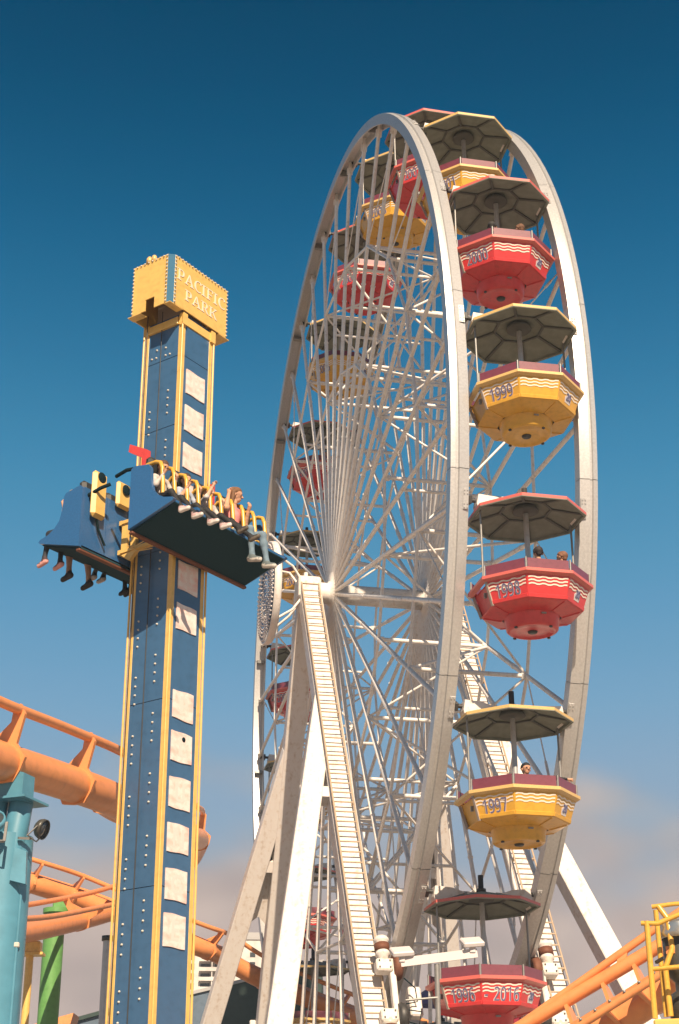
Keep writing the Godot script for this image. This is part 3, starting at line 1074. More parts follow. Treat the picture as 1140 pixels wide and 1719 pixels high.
func sign_box(t: Node3D):
	var bx = Node3D.new()
	bx.name = "sign_box"
	t.add_child(bx, true)
	var w = 1.44
	var d = 0.87
	var y0 = 14.358
	var y1 = 15.247
	var c = 0.08
	var k = 0.02
	# front plate (right face), carries the name
	var s = begin()
	cbox(s, Vector3(c, y0, -k), Vector3(w - c, y1, 0), 0.004)
	part("front_plate", s, M.yellow, bx)
	s = begin()
	cbox(s, Vector3(c, y0, -d), Vector3(w - c, y1, -d + k), 0.004)
	part("back_plate", s, M.yellow, bx)
	# side plate with the notch for the cables; polygon in (z, y)
	s = begin()
	var poly = [Vector2(-d + c, y0), Vector2(-0.515, y0), Vector2(-0.515, y0 + 0.2), Vector2(-0.33, y0 + 0.2), Vector2(-0.33, y0), Vector2(-c, y0), Vector2(-c, y1), Vector2(-d + c, y1)]
	prism(s, Transform3D(Basis(Vector3(0, 0, 1), Vector3.UP, Vector3(-1, 0, 0)), Vector3.ZERO), poly, -k, 0.0)
	part("side_plate", s, M.yellow, bx)
	s = begin()
	cbox(s, Vector3(w - k, y0, -d + c), Vector3(w, y1, -c), 0.004)
	part("side_plate", s, M.yellow, bx)
	# blue chamfered corners
	for e in [[0, 0, 1, -1], [w, 0, -1, -1], [0, -d, 1, 1], [w, -d, -1, 1]]:
		s = begin()
		var a = Vector3(e[0], 0, e[1] + e[3] * c)
		var b = Vector3(e[0] + e[2] * c, 0, e[1])
		var inn = Vector3(e[2], 0, e[3]).normalized() * 0.02
		for q in [[a, b, -inn], [a + inn, b + inn, inn]]:
			face(s, [q[0] + Vector3.UP * y0, q[1] + Vector3.UP * y0, q[1] + Vector3.UP * y1, q[0] + Vector3.UP * y1], q[2])
		part("corner_strip", s, M.corner_blue, bx)
	s = begin()
	cbox(s, Vector3(0.05, y1 - 0.03, -d + 0.05), Vector3(w - 0.05, y1 - 0.01, -0.05))
	part("lid", s, M.yellow, bx)
	# angle flange round the open bottom
	for e in [[0.0, -0.13, 0.30, -0.002], [1.18, -d, w, -0.002], [0.0, -d, 0.14, -0.60]]:
		s = begin()
		cbox(s, Vector3(e[0], y0 - 0.012, e[1]), Vector3(e[2], y0 - 0.001, e[3]))
		part("bottom_flange", s, M.yellow, bx)
	# head beams between shaft and box
	s = begin()
	cbox(s, Vector3(0.36, y0 - 0.20, -0.13), Vector3(1.14, y0 - 0.05, -0.045), 0.006)
	cbox(s, Vector3(0.36, y0 - 0.20, -0.84), Vector3(1.14, y0 - 0.05, -0.75), 0.006)
	cbox(s, Vector3(0.34, y0 - 0.19, -0.745), Vector3(0.42, y0 - 0.06, -0.135), 0.006)
	cbox(s, Vector3(1.06, y0 - 0.19, -0.745), Vector3(1.13, y0 - 0.06, -0.135), 0.006)
	part("head_beam", s, M.yellow, bx)
	for x in [0.40, 1.08]:
		s = begin()
		prism(s, Transform3D(Basis.IDENTITY, Vector3(x, y0, -0.04)), [Vector2(-0.05, -0.22), Vector2(0.05, -0.22), Vector2(0.05, -0.015), Vector2(-0.05, -0.015)], -0.05, 0.02)
		part("lug", s, M.yellow, bx)
	s = begin()
	cbox(s, Vector3(0.5, y0 + 0.05, -0.7), Vector3(1.0, y0 + 0.4, -0.2))
	part("winch", s, M.interior, bx)
	# small beacon on the lid
	s = begin()
	lathe(s, Transform3D(Basis.IDENTITY, Vector3(0.03, y1 - 0.01, -0.5)), [[0.0, 0.0], [0.055, 0.0], [0.05, 0.09], [0.02, 0.13], [0, 0.13]], 8)
	lathe(s, Transform3D(Basis.IDENTITY, Vector3(0.03, y1 - 0.01, -0.40)), [[0.0, 0.0], [0.05, 0.0], [0.04, 0.1], [0.02, 0.12], [0, 0.12]], 8)
	part("beacon", s, M.trim_yellow, bx)
	# name
	for e in [["PACIFIC", 14.935, 1.16, 0.185], ["PARK", 14.64, 0.78, 0.175]]:
		var tm = text_mesh(e[0], e[3], "Droid Serif", 0.008, 400)
		var wd: float = tm.get_aabb().size.x
		inst("name_lettering", tm, M.letter, bx, Transform3D(Basis.from_scale(Vector3(e[2] / wd, 1.08, 1)), Vector3(0.72, e[1], 0.004)))
	# marquee bulbs along the edges
	s = begin()
	lathe(s, Transform3D.IDENTITY, [[0.013, 0.0], [0.016, 0.012], [0.010, 0.024], [0.0, 0.028]], 7)
	var bm = done(s)
	var rz = Basis(Vector3.RIGHT, PI / 2)
	var rx = Basis(Vector3.BACK, PI / 2)
	for i in 13:
		var y = lerpf(y0 + 0.03, y1 - 0.03, i / 12.0)
		inst("marquee_bulb", bm, M.bulb, bx, Transform3D(rz, Vector3(c + 0.012, y, 0.001)))
		inst("marquee_bulb", bm, M.bulb, bx, Transform3D(rz, Vector3(w - c - 0.012, y, 0.001)))
		inst("marquee_bulb", bm, M.bulb, bx, Transform3D(rx, Vector3(-0.001, y, -c - 0.012)))
		inst("marquee_bulb", bm, M.bulb, bx, Transform3D(rx, Vector3(-0.001, y, -d + c + 0.012)))
	for i in range(1, 16):
		inst("marquee_bulb", bm, M.bulb, bx, Transform3D(rz, Vector3(lerpf(c, w - c, i / 16.0), y1 - 0.02, 0.001)))
	for i in range(1, 9):
		inst("marquee_bulb", bm, M.bulb, bx, Transform3D(rx, Vector3(-0.001, y1 - 0.02, lerpf(-c, -d + c, i / 9.0))))

# ------------------------------------------------------------------ drop tower carriage
const SEAT0 := -0.42
const PITCH := 0.52
func make_carriage():
	var t = thing("ride_carriage", "blue two-sided ride carriage with yellow shoulder bars on the tower", "ride carriage", Transform3D(tower_basis, tower_at + Vector3.UP * 10.25))
	var ua = SEAT0 - PITCH / 2 + 0.01
	var ub = SEAT0 + PITCH * 4.5
	for side in [1.0, -1.0]:
		# local frame of this bench: z outwards from the back plane
		var bn = Node3D.new()
		bn.name = "bench"
		t.add_child(bn, true)
		if side > 0:
			bn.transform = Transform3D(Basis.IDENTITY, Vector3(0, 0, 0.03))
		else:
			bn.transform = Transform3D(Basis(Vector3.UP, PI), Vector3(ua + ub, 0, -0.91))
		# moulded shell: profile (z, y) swept along x
		var prof = [Vector2(0.0, 0.0), Vector2(0.0, 0.93), Vector2(0.05, 0.97), Vector2(0.33, 0.92), Vector2(0.37, 0.86), Vector2(0.385, 0.66), Vector2(0.43, 0.50), Vector2(0.52, 0.40), Vector2(0.64, 0.33), Vector2(0.80, 0.29), Vector2(0.825, 0.26), Vector2(0.80, 0.235)]
		for e in [[ua, 0.055], [ub - 0.055, 0.055]]:
			var s = begin()
			prism(s, Transform3D(Basis(Vector3(0, 0, 1), Vector3.UP, Vector3(-1, 0, 0)), Vector3.ZERO), prof, -e[0] - e[1], -e[0])
			part("end_panel", s, M.blue_plastic, bn)
		var seatp = [Vector2(0.0, 0.03), Vector2(0.0, 0.95), Vector2(0.12, 0.95), Vector2(0.16, 0.55), Vector2(0.22, 0.36), Vector2(0.66, 0.33), Vector2(0.79, 0.28), Vector2(0.79, 0.245)]
		for k in 5:
			var u = SEAT0 + PITCH * k
			var s = begin()
			prism(s, Transform3D(Basis(Vector3(0, 0, 1), Vector3.UP, Vector3(-1, 0, 0)), Vector3.ZERO), seatp, -u - PITCH / 2 + 0.005 + (0.05 if k == 4 else 0.0), -u + PITCH / 2 - 0.005 - (0.06 if k == 0 else 0.0))
			part("seat", s, M.blue_plastic, bn)
			# divider nose between seats
			if k > 0:
				s = begin()
				prism(s, Transform3D(Basis(Vector3(0, 0, 1), Vector3.UP, Vector3(-1, 0, 0)), Vector3.ZERO), [Vector2(0.1, 0.5), Vector2(0.22, 0.46), Vector2(0.5, 0.36), Vector2(0.84, 0.30), Vector2(0.84, 0.26), Vector2(0.1, 0.2)], -u + PITCH / 2 - 0.03, -u + PITCH / 2 + 0.03)
				part("seat_divider", s, M.blue_plastic, bn)
			# headrest pad
			s = begin()
			box(s, Transform3D(Basis(Vector3.RIGHT, 0.12), Vector3(u, 1.0, 0.17)), Vector3(0.25, 0.30, 0.14), 0.05)
			part("headrest", s, M.seat_black, bn)
			# shoulder restraint: two bent tubes
			for e in [-0.125, 0.125]:
				s = begin()
				var x: float = u + e
				tube(s, [Vector3(x, 0.90, 0.08), Vector3(x, 1.0, 0.2), Vector3(x, 1.0, 0.36), Vector3(x, 0.965, 0.44), Vector3(x, 0.88, 0.475), Vector3(x, 0.62, 0.50), Vector3(x, 0.47, 0.51)], 0.031, 9)
				part("shoulder_bar", s, M.yellow_bar, bn)
			s = begin()
			tube(s, [Vector3(u - 0.125, 0.49, 0.51), Vector3(u + 0.125, 0.49, 0.51)], 0.022, 8)
			part("lap_bar", s, M.yellow_bar, bn)
			# moulded yellow casing behind the seat with its round speaker
			if side < 0:
				s = begin()
				if k == 4:
					box(s, Transform3D(Basis.IDENTITY, Vector3(u, 0.87, -0.07)), Vector3(0.29, 0.74, 0.11), 0.05)
				else:
					box(s, Transform3D(Basis.IDENTITY, Vector3(u, 1.06, -0.06)), Vector3(0.30, 0.42, 0.09), 0.04)
				var cs = part("casing", s, M.yellow, bn)
				s = begin()
				lathe(s, Transform3D(Basis(Vector3.RIGHT, -PI / 2), Vector3(u + 0.0, 1.14, -0.125)), [[0, 0.006], [0.075, 0.006], [0.085, 0.0]], 16)
				part("speaker", s, M.black, cs)
		# underside tray
		var s3 = begin()
		prism(s3, Transform3D(Basis(Vector3(0, 0, 1), Vector3.UP, Vector3(-1, 0, 0)), Vector3.ZERO), [Vector2(0.0, -0.02), Vector2(0.02, 0.025), Vector2(0.79, 0.24), Vector2(0.80, 0.225), Vector2(0.08, -0.02)], -ub + 0.06, -ua - 0.06)
		part("underside", s3, M.underside, bn)
		s3 = begin()
		cbox(s3, Vector3(ua + 0.02, -0.06, 0.0), Vector3(ub - 0.02, -0.021, 0.07), 0.008)
		part("bottom_rail", s3, M.rust_red, bn)
	# yellow frame that runs on the tower
	var f = begin()
	for z in [-0.86, -0.02]:
		for y in [0.15, 0.62]:
			beam(f, Vector3(0.1, y, z), Vector3(1.38, y, z), 0.05, 0.07)
	part("frame_beam", f, M.yellow, t)
	for x in [0.14, 1.32]:
		f = begin()
		for y in [0.15, 0.62]:
			beam(f, Vector3(x, y, -0.83), Vector3(x, y, -0.05), 0.09, 0.05)
		beam(f, Vector3(x, 0.17, -0.60), Vector3(x, 0.60, -0.60), 0.10, 0.05, Vector3.RIGHT)
		beam(f, Vector3(x, 0.17, -0.78), Vector3(x, 0.60, -0.78), 0.12, 0.04, Vector3.RIGHT)
		prism(f, Transform3D(Basis(Vector3(0, 0, 1), Vector3.UP, Vector3(-1, 0, 0)), Vector3.ZERO), [Vector2(-0.82, 0.1), Vector2(-0.5, 0.13), Vector2(-0.66, -0.02)], -x - 0.03, -x + 0.03)
		part("side_frame", f, M.yellow, t)
	# guide rollers
	for x in [0.30, 1.18]:
		for z in [-0.88, 0.0]:
			f = begin()
			lathe(f, Transform3D(Basis(Vector3.BACK, PI / 2), Vector3(x, 0.35, z)), [[0, -0.03], [0.07, -0.03], [0.07, 0.03], [0, 0.03]], 12)
			part("guide_roller", f, M.black, t)
	# red stop hooks standing above the carriage
	var hooks = [[-0.12, [Vector2(-0.20, 1.02), Vector2(-0.20, 1.55), Vector2(-0.55, 1.74), Vector2(-0.57, 1.62), Vector2(-0.30, 1.45), Vector2(-0.29, 1.02)]], [1.16, [Vector2(-0.03, 1.02), Vector2(-0.03, 1.44), Vector2(-0.2, 1.5), Vector2(-0.2, 1.40), Vector2(-0.12, 1.36), Vector2(-0.12, 1.02)]]]
	for e in hooks:
		f = begin()
		prism(f, Transform3D(Basis(Vector3(0, 0, 1), Vector3.UP, Vector3(-1, 0, 0)), Vector3.ZERO), e[1], -e[0] - 0.08, -e[0])
		part("stop_hook", f, M.red_paint, t)
		f = begin()
		cbox(f, Vector3(e[0], 0.6, e[1][5].x), Vector3(e[0] + 0.08, 1.018, e[1][0].x), 0.01)
		part("hook_post", f, M.yellow, t)
	# black hoses at the open end
	for e in [[Vector3(-0.55, 0.82, -0.98), Vector3(-0.5, 0.92, -0.7), Vector3(-0.42, 0.98, -0.60)], [Vector3(-0.50, 1.02, -0.42), Vector3(-0.52, 1.05, -0.2), Vector3(-0.52, 1.02, 0.03)]]:
		f = begin()
		tube(f, e, 0.028, 7)
		part("hose", f, M.black, t)
	f = begin()
	tube(f, [Vector3(-0.53, 0.80, -0.885), Vector3(-0.44, 0.65, -0.86), Vector3(-0.35, 0.35, -0.86), Vector3(-0.2, 0.15, -0.86)], 0.018, 6)
	part("hose", f, M.black, t)
	f = begin()
	tube(f, [Vector3(0.1, 0.22, -0.7), Vector3(0.02, 0.12, -0.5), Vector3(0.06, 0.2, -0.25), Vector3(0.1, 0.14, -0.1)], 0.008, 5)
	tube(f, [Vector3(0.1, 0.2, -0.62), Vector3(0.0, 0.02, -0.4), Vector3(0.1, 0.05, -0.2)], 0.008, 5)
	part("wiring", f, M.trim_yellow, t)

# ------------------------------------------------------------------ roller coaster
func catmull(pts: Array, f: float) -> Vector3:
	var n = pts.size() - 1
	var x = clampf(f, 0.0, 0.99999) * n
	var i = int(x)
	var a: Vector3 = pts[max(i - 1, 0)]
	var d: Vector3 = pts[min(i + 2, n)]
	return pts[i].cubic_interpolate(pts[i + 1], a, d, x - i)

# one run of track: spine tube, two rails, cross ties; "lean" tips the rails sideways, per control point
func track_run(label: String, ctrl: Array, lean: Array, ties: int, spine_r := 0.25, segs := 60, shift := 0.5, gauge := 0.5, rise := 0.47):
	var t = thing("coaster_track", label, "coaster track", Transform3D.IDENTITY, "orange roller coaster track")
	var c = []
	var l = []
	var r = []
	var lv = []
	for v in lean:
		lv.append(Vector3(v, 0, 0))
	for i in segs + 1:
		var f = float(i) / segs
		var p = catmull(ctrl, f)
		var d = (catmull(ctrl, minf(f + 0.005, 1.0)) - catmull(ctrl, maxf(f - 0.005, 0.0))).normalized()
		var sd = d.cross(Vector3.UP).normalized()
		var up = sd.cross(d).normalized()
		var an = deg_to_rad(catmull(lv, f).x)
		var s2 = sd * cos(an) + up * sin(an)
		var u2 = up * cos(an) - sd * sin(an)
		c.append(p)
		l.append(p + u2 * rise - s2 * gauge)
		r.append(p + u2 * rise + s2 * gauge)
	var s = begin()
	tube(s, c, spine_r, 18)
	part("spine", s, M.orange, t)
	for q in [l, r]:
		s = begin()
		tube(s, q, 0.068, 9)
		part("rail", s, M.orange, t)
	for k in ties:
		var i = int((k + shift) / ties * segs)
		s = begin()
		var d: Vector3 = (c[min(i + 1, segs)] - c[max(i - 1, 0)]).normalized()
		tie_plate(s, c[i], l[i], r[i], d, spine_r)
		part("tie", s, M.orange, t)
	return t

func tie_plate(s: SurfaceTool, c: Vector3, a: Vector3, b: Vector3, d: Vector3, rad: float):
	var x = (b - a).normalized()
	var y = x.cross(d).normalized()
	if y.dot((a + b) * 0.5 - c) < 0:
		y = -y
	var xf = Transform3D(Basis(x, y, x.cross(y)), c)
	var w = (b - a).length() * 0.5
	var h = ((a + b) * 0.5 - c).dot(y)
	var pl = [Vector2(-rad - 0.04, -0.12), Vector2(-rad - 0.02, 0.10), Vector2(-w - 0.05, h - 0.10), Vector2(-w - 0.06, h + 0.05), Vector2(-w + 0.07, h + 0.02), Vector2(-w + 0.16, h - 0.09), Vector2(0, h - 0.16), Vector2(w - 0.16, h - 0.09), Vector2(w - 0.07, h + 0.02), Vector2(w + 0.06, h + 0.05), Vector2(w + 0.05, h - 0.10), Vector2(rad + 0.02, 0.10), Vector2(rad + 0.04, -0.12), Vector2(rad * 0.6, -rad * 0.9), Vector2(0, -rad - 0.05), Vector2(-rad * 0.6, -rad * 0.9)]
	prism(s, xf, pl, -0.03, 0.03)

func make_coaster():
	# upper turn: comes from the left, passes behind the tower, swings round and returns lower and farther away
	var a = [Vector3(-5.2, 6.75, -16.6), Vector3(-4.57, 6.77, -17.93), Vector3(-4.3, 6.82, -18.71), Vector3(-3.85, 7.03, -20.44), Vector3(-3.35, 7.21, -22.35), Vector3(-3.25, 7.75, -26.3), Vector3(-3.36, 9.2, -33.5), Vector3(-3.75, 10.55, -40.0), Vector3(-4.6, 11.1, -45.5), Vector3(-5.8, 10.4, -46.6), Vector3(-6.43, 9.39, -43.53), Vector3(-7.34, 7.84, -37.28), Vector3(-7.7, 7.0, -33.1)]
	track_run("orange track turn high above the teal column, rails tipped upright", a, [30, 30, 30, 30, 30, 32, 36, 42, 46, 38, 18, 14, 12], 10, 0.25, 110, 0.75)
	var b = [Vector3(-11.0, 11.0, -42.5), Vector3(-9.91, 10.53, -42.87), Vector3(-8.71, 10.11, -43.13), Vector3(-7.38, 9.84, -44.39), Vector3(-4.41, 8.84, -45.79), Vector3(-3.7, 8.69, -46.85), Vector3(-2.44, 8.11, -47.94), Vector3(0.46, 7.2, -50.0), Vector3(3.5, 6.4, -52.0)]
	track_run("straight orange track descending behind the tower and wheel legs", b, [10, 8, 6, 5, 4, 4, 4, 4, 4], 10, 0.27, 60)
	climbing_track()
	# columns
	var t = thing("coaster_column", "thick teal steel column with floodlights under the orange track", "column", Transform3D(Basis.IDENTITY, Vector3(-4.25, 0, -19.15)))
	var s = begin()
	tube(s, [Vector3(0, 0, 0), Vector3(0, 5.95, 0)], 0.36, 24)
	part("shaft", s, M.teal, t)
	for e in [-1.0, 1.0]:
		s = begin()
		tube(s, [Vector3(0.10 * e, 5.3, 0.18), Vector3(0.15 * e + 0.02, 6.0, 0.15), Vector3(0.16 * e + 0.04, 6.42, 0.10)], 0.15, 14)
		part("neck", s, M.teal, t)
	s = begin()
	prism(s, Transform3D(Basis(Vector3.UP, -0.35), Vector3(0.06, 6.40, 0.0)), [Vector2(-0.36, 0.0), Vector2(0.33, -0.06), Vector2(0.33, 0.28), Vector2(-0.16, 0.42), Vector2(-0.22, 0.2)], 0.05, 0.32)
	part("saddle", s, M.teal, t)
	s = begin()
	box(s, Transform3D(Basis(Vector3.UP, -0.35), Vector3(0.06, 6.375, 0.08)), Vector3(0.74, 0.03, 0.6))
	part("saddle_plate", s, M.teal, t)
	s = begin()
	prism(s, Transform3D(Basis.IDENTITY, Vector3(0.2, 5.35, 0.26)), [Vector2(-0.02, 0.0), Vector2(0.18, -0.05), Vector2(0.16, 0.35), Vector2(0.02, 0.4)], 0.0, 0.1)
	part("cable_box", s, M.teal, t)
	s = begin()
	tube(s, [Vector3(0.30, 0, 0.20), Vector3(0.30, 5.2, 0.20), Vector3(0.26, 5.34, 0.24)], 0.022, 7)
	part("conduit", s, M.teal, t)
	for y in [1.8, 3.4, 4.6]:
		s = begin()
		box(s, Transform3D(Basis.IDENTITY, Vector3(0.30, y, 0.20)), Vector3(0.07, 0.06, 0.06), 0.01)
		part("clip", s, M.bulb, t)
	floodlight("grey oval floodlight leaning out from the teal column", Vector3(-3.74, 6.0, -18.9), 1.45, 0.35, 0.75)
	floodlight("wide flat floodlight fixed to the front of the teal column", Vector3(-4.36, 6.0, -18.55), -0.15, -0.6, 1.1)
	t = thing("coaster_column", "green steel column under the orange tracks beside the tower", "column", Transform3D(Basis.IDENTITY, Vector3(-7.7, 0, -41.6)))
	s = begin()
	tube(s, [Vector3.ZERO, Vector3(0, 9.0, 0)], 0.275, 20)
	part("shaft", s, M.green, t)
	s = begin()
	tube(s, [Vector3(0.03, 9.0, 0), Vector3(0.03, 9.12, 0)], 0.36, 20)
	box(s, Transform3D(Basis.IDENTITY, Vector3(0.1, 9.25, -0.3)), Vector3(0.4, 0.3, 0.5), 0.03)
	part("head", s, M.green, t)
	t = thing("coaster_column", "thin yellow post with bracket beside the teal column", "column", Transform3D(Basis.IDENTITY, Vector3(-7.5, 0, -37.6)))
	s = begin()
	tube(s, [Vector3.ZERO, Vector3(0, 7.3, 0)], 0.095, 12)
	part("shaft", s, M.yellow, t)
	s = begin()
	cbox(s, Vector3(-0.22, 7.3, -0.2), Vector3(0.34, 7.36, 0.2))
	cbox(s, Vector3(-0.12, 7.36, -0.15), Vector3(0.26, 7.62, 0.15), 0.02)
	part("bracket", s, M.yellow, t)
	t = thing("coaster_column", "short teal column under the climbing track", "column", Transform3D(Basis.IDENTITY, Vector3(5.0, 0, -21.7)))
	s = begin()
	tube(s, [Vector3.ZERO, Vector3(0, 3.95, 0)], 0.2, 14)
	part("shaft", s, M.teal, t)

func climbing_track():
	var t = thing("coaster_track", "orange track climbing past the yellow railing platform", "coaster track", Transform3D.IDENTITY, "orange roller coaster track")
	var far_a = Vector3(2.59, 4.03, -22.45)
	var far_b = Vector3(4.19, 4.86, -21.80)
	var near_a = Vector3(3.20, 3.90, -21.36)
	var near_b = Vector3(4.14, 4.43, -20.89)
	var sp = [Vector3(1.82, 3.00, -22.33), Vector3(2.90, 3.57, -22.11), Vector3(3.91, 4.12, -21.65), Vector3(4.71, 4.57, -21.29), Vector3(5.69, 5.14, -20.73)]
	var c = []
	for i in 25:
		c.append(catmull(sp, i / 24.0))
	var s = begin()
	tube(s, c, 0.25, 20)
	part("spine", s, M.orange, t)
	var fd = far_b - far_a
	var fa = far_a - fd * 0.5
	var fb = far_b + fd * 0.9
	s = begin()
	tube(s, [fa, fb], 0.095, 14)
	part("rail", s, M.orange, t)
	s = begin()
	var st_a = Vector3(2.54, 4.05, -22.46)
	var st_b = Vector3(4.28, 5.15, -21.78)
	tube(s, [st_a - (st_b - st_a) * 0.02, st_b + (st_b - st_a) * 0.9], 0.055, 10)
	part("running_strip", s, M.orange, t)
	var nd = near_b - near_a
	s = begin()
	tube(s, [near_a - nd * 0.9, near_b + nd * 0.9], 0.055, 10)
	part("rail", s, M.orange, t)
	var bs = begin()
	lathe(bs, Transform3D.IDENTITY, [[0.0, 0.0], [0.022, 0.0], [0.022, 0.03], [0.0, 0.03]], 6)
	var bolt = done(bs)
	for i in 12:
		inst("bolt", bolt, M.grey_steel, t, Transform3D(Basis.IDENTITY, (near_a - nd * 0.6).lerp(near_b + nd * 0.6, i / 11.0) + Vector3(-0.02, 0.045, 0.03)))
	for f in [0.10, 0.22, 0.34, 0.46, 0.58, 0.70, 0.82]:
		var p = catmull(sp, f)
		var d = (catmull(sp, f + 0.01) - catmull(sp, f - 0.01)).normalized()
		var a = Geometry3D.get_closest_point_to_segment_uncapped(p, far_a, far_b)
		var b = Geometry3D.get_closest_point_to_segment_uncapped(p, near_a, near_b)
		s = begin()
		var low = p - ((a + b) * 0.5 - p).normalized() * 0.27
		var sd = (a - b).normalized()
		var v = [low, p - sd * 0.27, b - sd * 0.05, b.lerp(a, 0.12), p.lerp((a + b) * 0.5, 0.62), a.lerp(b, 0.12), a + sd * 0.08, p + sd * 0.27]
		for g in [-0.025, 0.025]:
			var w = []
			for q in v:
				w.append(q + d * g)
			for k in range(8):
				face(s, [p + d * g, w[k], w[(k + 1) % 8]], d * signf(g))
		for k in 8:
			var q0 = v[k]
			var q1 = v[(k + 1) % 8]
			face(s, [q0 - d * 0.025, q1 - d * 0.025, q1 + d * 0.025, q0 + d * 0.025], (q0 + q1) * 0.5 - p)
		part("tie", s, M.orange, t)
	for f in [0.4, 0.8]:
		s = begin()
		beam(s, far_a + fd * f, st_a.lerp(st_b, f), 0.05, 0.12, fd)
		part("strip_bracket", s, M.orange, t)

func floodlight(label: String, at: Vector3, yaw: float, tilt: float, k: float):
	var t = thing("floodlight", label, "floodlight", Transform3D(Basis(Vector3.UP, yaw) * Basis(Vector3.RIGHT, tilt) * Basis.from_scale(Vector3(k, k, k)), at), "floodlights")
	var s = begin()
	var pf = [[0.0, -0.11], [0.10, -0.105], [0.17, -0.06], [0.2, 0.0], [0.2, 0.05], [0.185, 0.05], [0.185, 0.02], [0.0, 0.02]]
	lathe(s, Transform3D(Basis(Vector3.RIGHT, PI / 2) * Basis.from_scale(Vector3(1.15, 1, 0.85)), Vector3.ZERO), pf, 20)
	part("housing", s, M.teal if k > 1 else M.machine, t)
	s = begin()
	lathe(s, Transform3D(Basis(Vector3.RIGHT, PI / 2) * Basis.from_scale(Vector3(1.15, 1, 0.85)), Vector3.ZERO), [[0.0, 0.03], [0.184, 0.03], [0.184, 0.036], [0.0, 0.036]], 20)
	part("lens", s, M.building_glass, t)
	s = begin()
	beam(s, Vector3(-0.24, 0, 0), Vector3(-0.24, -0.2, -0.1), 0.03, 0.015)
	beam(s, Vector3(0.24, 0, 0), Vector3(0.24, -0.2, -0.1), 0.03, 0.015)
	beam(s, Vector3(-0.24, -0.2, -0.1), Vector3(0.24, -0.2, -0.1), 0.03, 0.015)
	beam(s, Vector3(0, -0.2, -0.1), Vector3(-0.16, -0.28, -0.26), 0.05, 0.04)
	part("yoke", s, M.grey_steel, t)

# ------------------------------------------------------------------ things round the foot of the wheel
func make_platform_things():
	for sd in [-1.0, 1.0]:
		drive_unit(sd)
	# light stand in front of the lowest gondola
	var t = thing("light_stand", "grey post with crossbar carrying two box floodlights by the lowest gondola", "light stand", Transform3D(Basis(Vector3.UP, 0.05), Vector3(1.615, 0, -26.95)))
	var s = begin()
	tube(s, [Vector3.ZERO, Vector3(0, 5.50, 0)], 0.045, 10)
	part("post", s, M.grey_steel, t)
	s = begin()
	beam(s, Vector3(-0.62, 5.52, 0.05), Vector3(0.70, 5.68, 0.05), 0.05, 0.15, Vector3.UP)
	part("crossbar", s, M.plaque, t)
	s = begin()
	tube(s, [Vector3(0, 4.95, 0.03), Vector3(-0.55, 4.9, 0.03)], 0.02, 7)
	part("stay", s, M.grey_steel, t)
	for e in [[-0.60, 5.70], [0.62, 5.86]]:
		s = begin()
		box(s, Transform3D(Basis(Vector3.RIGHT, 0.5) * Basis(Vector3.UP, 0.2), Vector3(e[0], e[1], 0.05)), Vector3(0.38, 0.09, 0.28), 0.02)
		part("lamp_box", s, M.plaque, t)
		s = begin()
		cbox(s, Vector3(e[0] - 0.05, e[1] - 0.18, 0.0), Vector3(e[0] + 0.05, e[1] - 0.03, 0.1), 0.01)
		part("lamp_mount", s, M.plaque, t)
	# boarding platform with blue parasol and red canopy below
	t = thing("boarding_platform", "dark grey boarding platform under the lowest gondola", "platform", Transform3D(wheel_basis, Vector3(hub.x, 0, hub.z)))
	s = begin()
	cbox(s, Vector3(-1.05, 3.15, 1.0), Vector3(1.05, 3.3, 6.3))
	part("platform_deck", s, M.grey_steel, t)
	for e in [[-0.95, 1.2], [0.95, 1.2], [-0.95, 6.1], [0.95, 6.1]]:
		s = begin()
		cbox(s, Vector3(e[0] - 0.07, 0, e[1] - 0.07), Vector3(e[0] + 0.07, 3.149, e[1] + 0.07))
		part("leg", s, M.grey_steel, t)
	t = thing("parasol", "closed-in blue parasol behind the light stand", "parasol", Transform3D(Basis.IDENTITY, Vector3(2.6, 0, -44)))
	s = begin()
	lathe(s, Transform3D(Basis.IDENTITY, Vector3(0, 6.85, 0)), [[0.0, 0.55], [0.15, 0.53], [0.62, 0.22], [0.66, 0.0], [0.64, 0.0], [0.58, 0.18], [0.0, 0.46]], 8, false)
	part("canopy", s, M.tent_blue, t)
	s = begin()
	tube(s, [Vector3.ZERO, Vector3(0, 7.3, 0)], 0.03, 8)
	part("pole", s, M.grey_steel, t)
	t = thing("red_tent", "red peaked tent roof beside the lowest gondola", "tent", Transform3D(Basis(Vector3.UP, 0.2), Vector3(4.15, 0, -34.5)))
	s = begin()
	lathe(s, Transform3D(Basis(Vector3.UP, PI / 4), Vector3(0, 5.05, 0)), [[0.0, 0.95], [0.10, 0.9], [0.75, 0.25], [1.0, 0.0], [1.0, -0.2], [0.97, -0.2], [0.97, 0.0], [0.0, 0.85]], 4, false)
	part("roof", s, M.tent_red, t)
	for e in [[-0.66, -0.66], [0.66, -0.66], [-0.66, 0.66], [0.66, 0.66]]:
		s = begin()
		tube(s, [Vector3(e[0], 0, e[1]), Vector3(e[0], 5.0, e[1])], 0.035, 8)
		part("pole", s, M.white, t)
	yellow_platform()

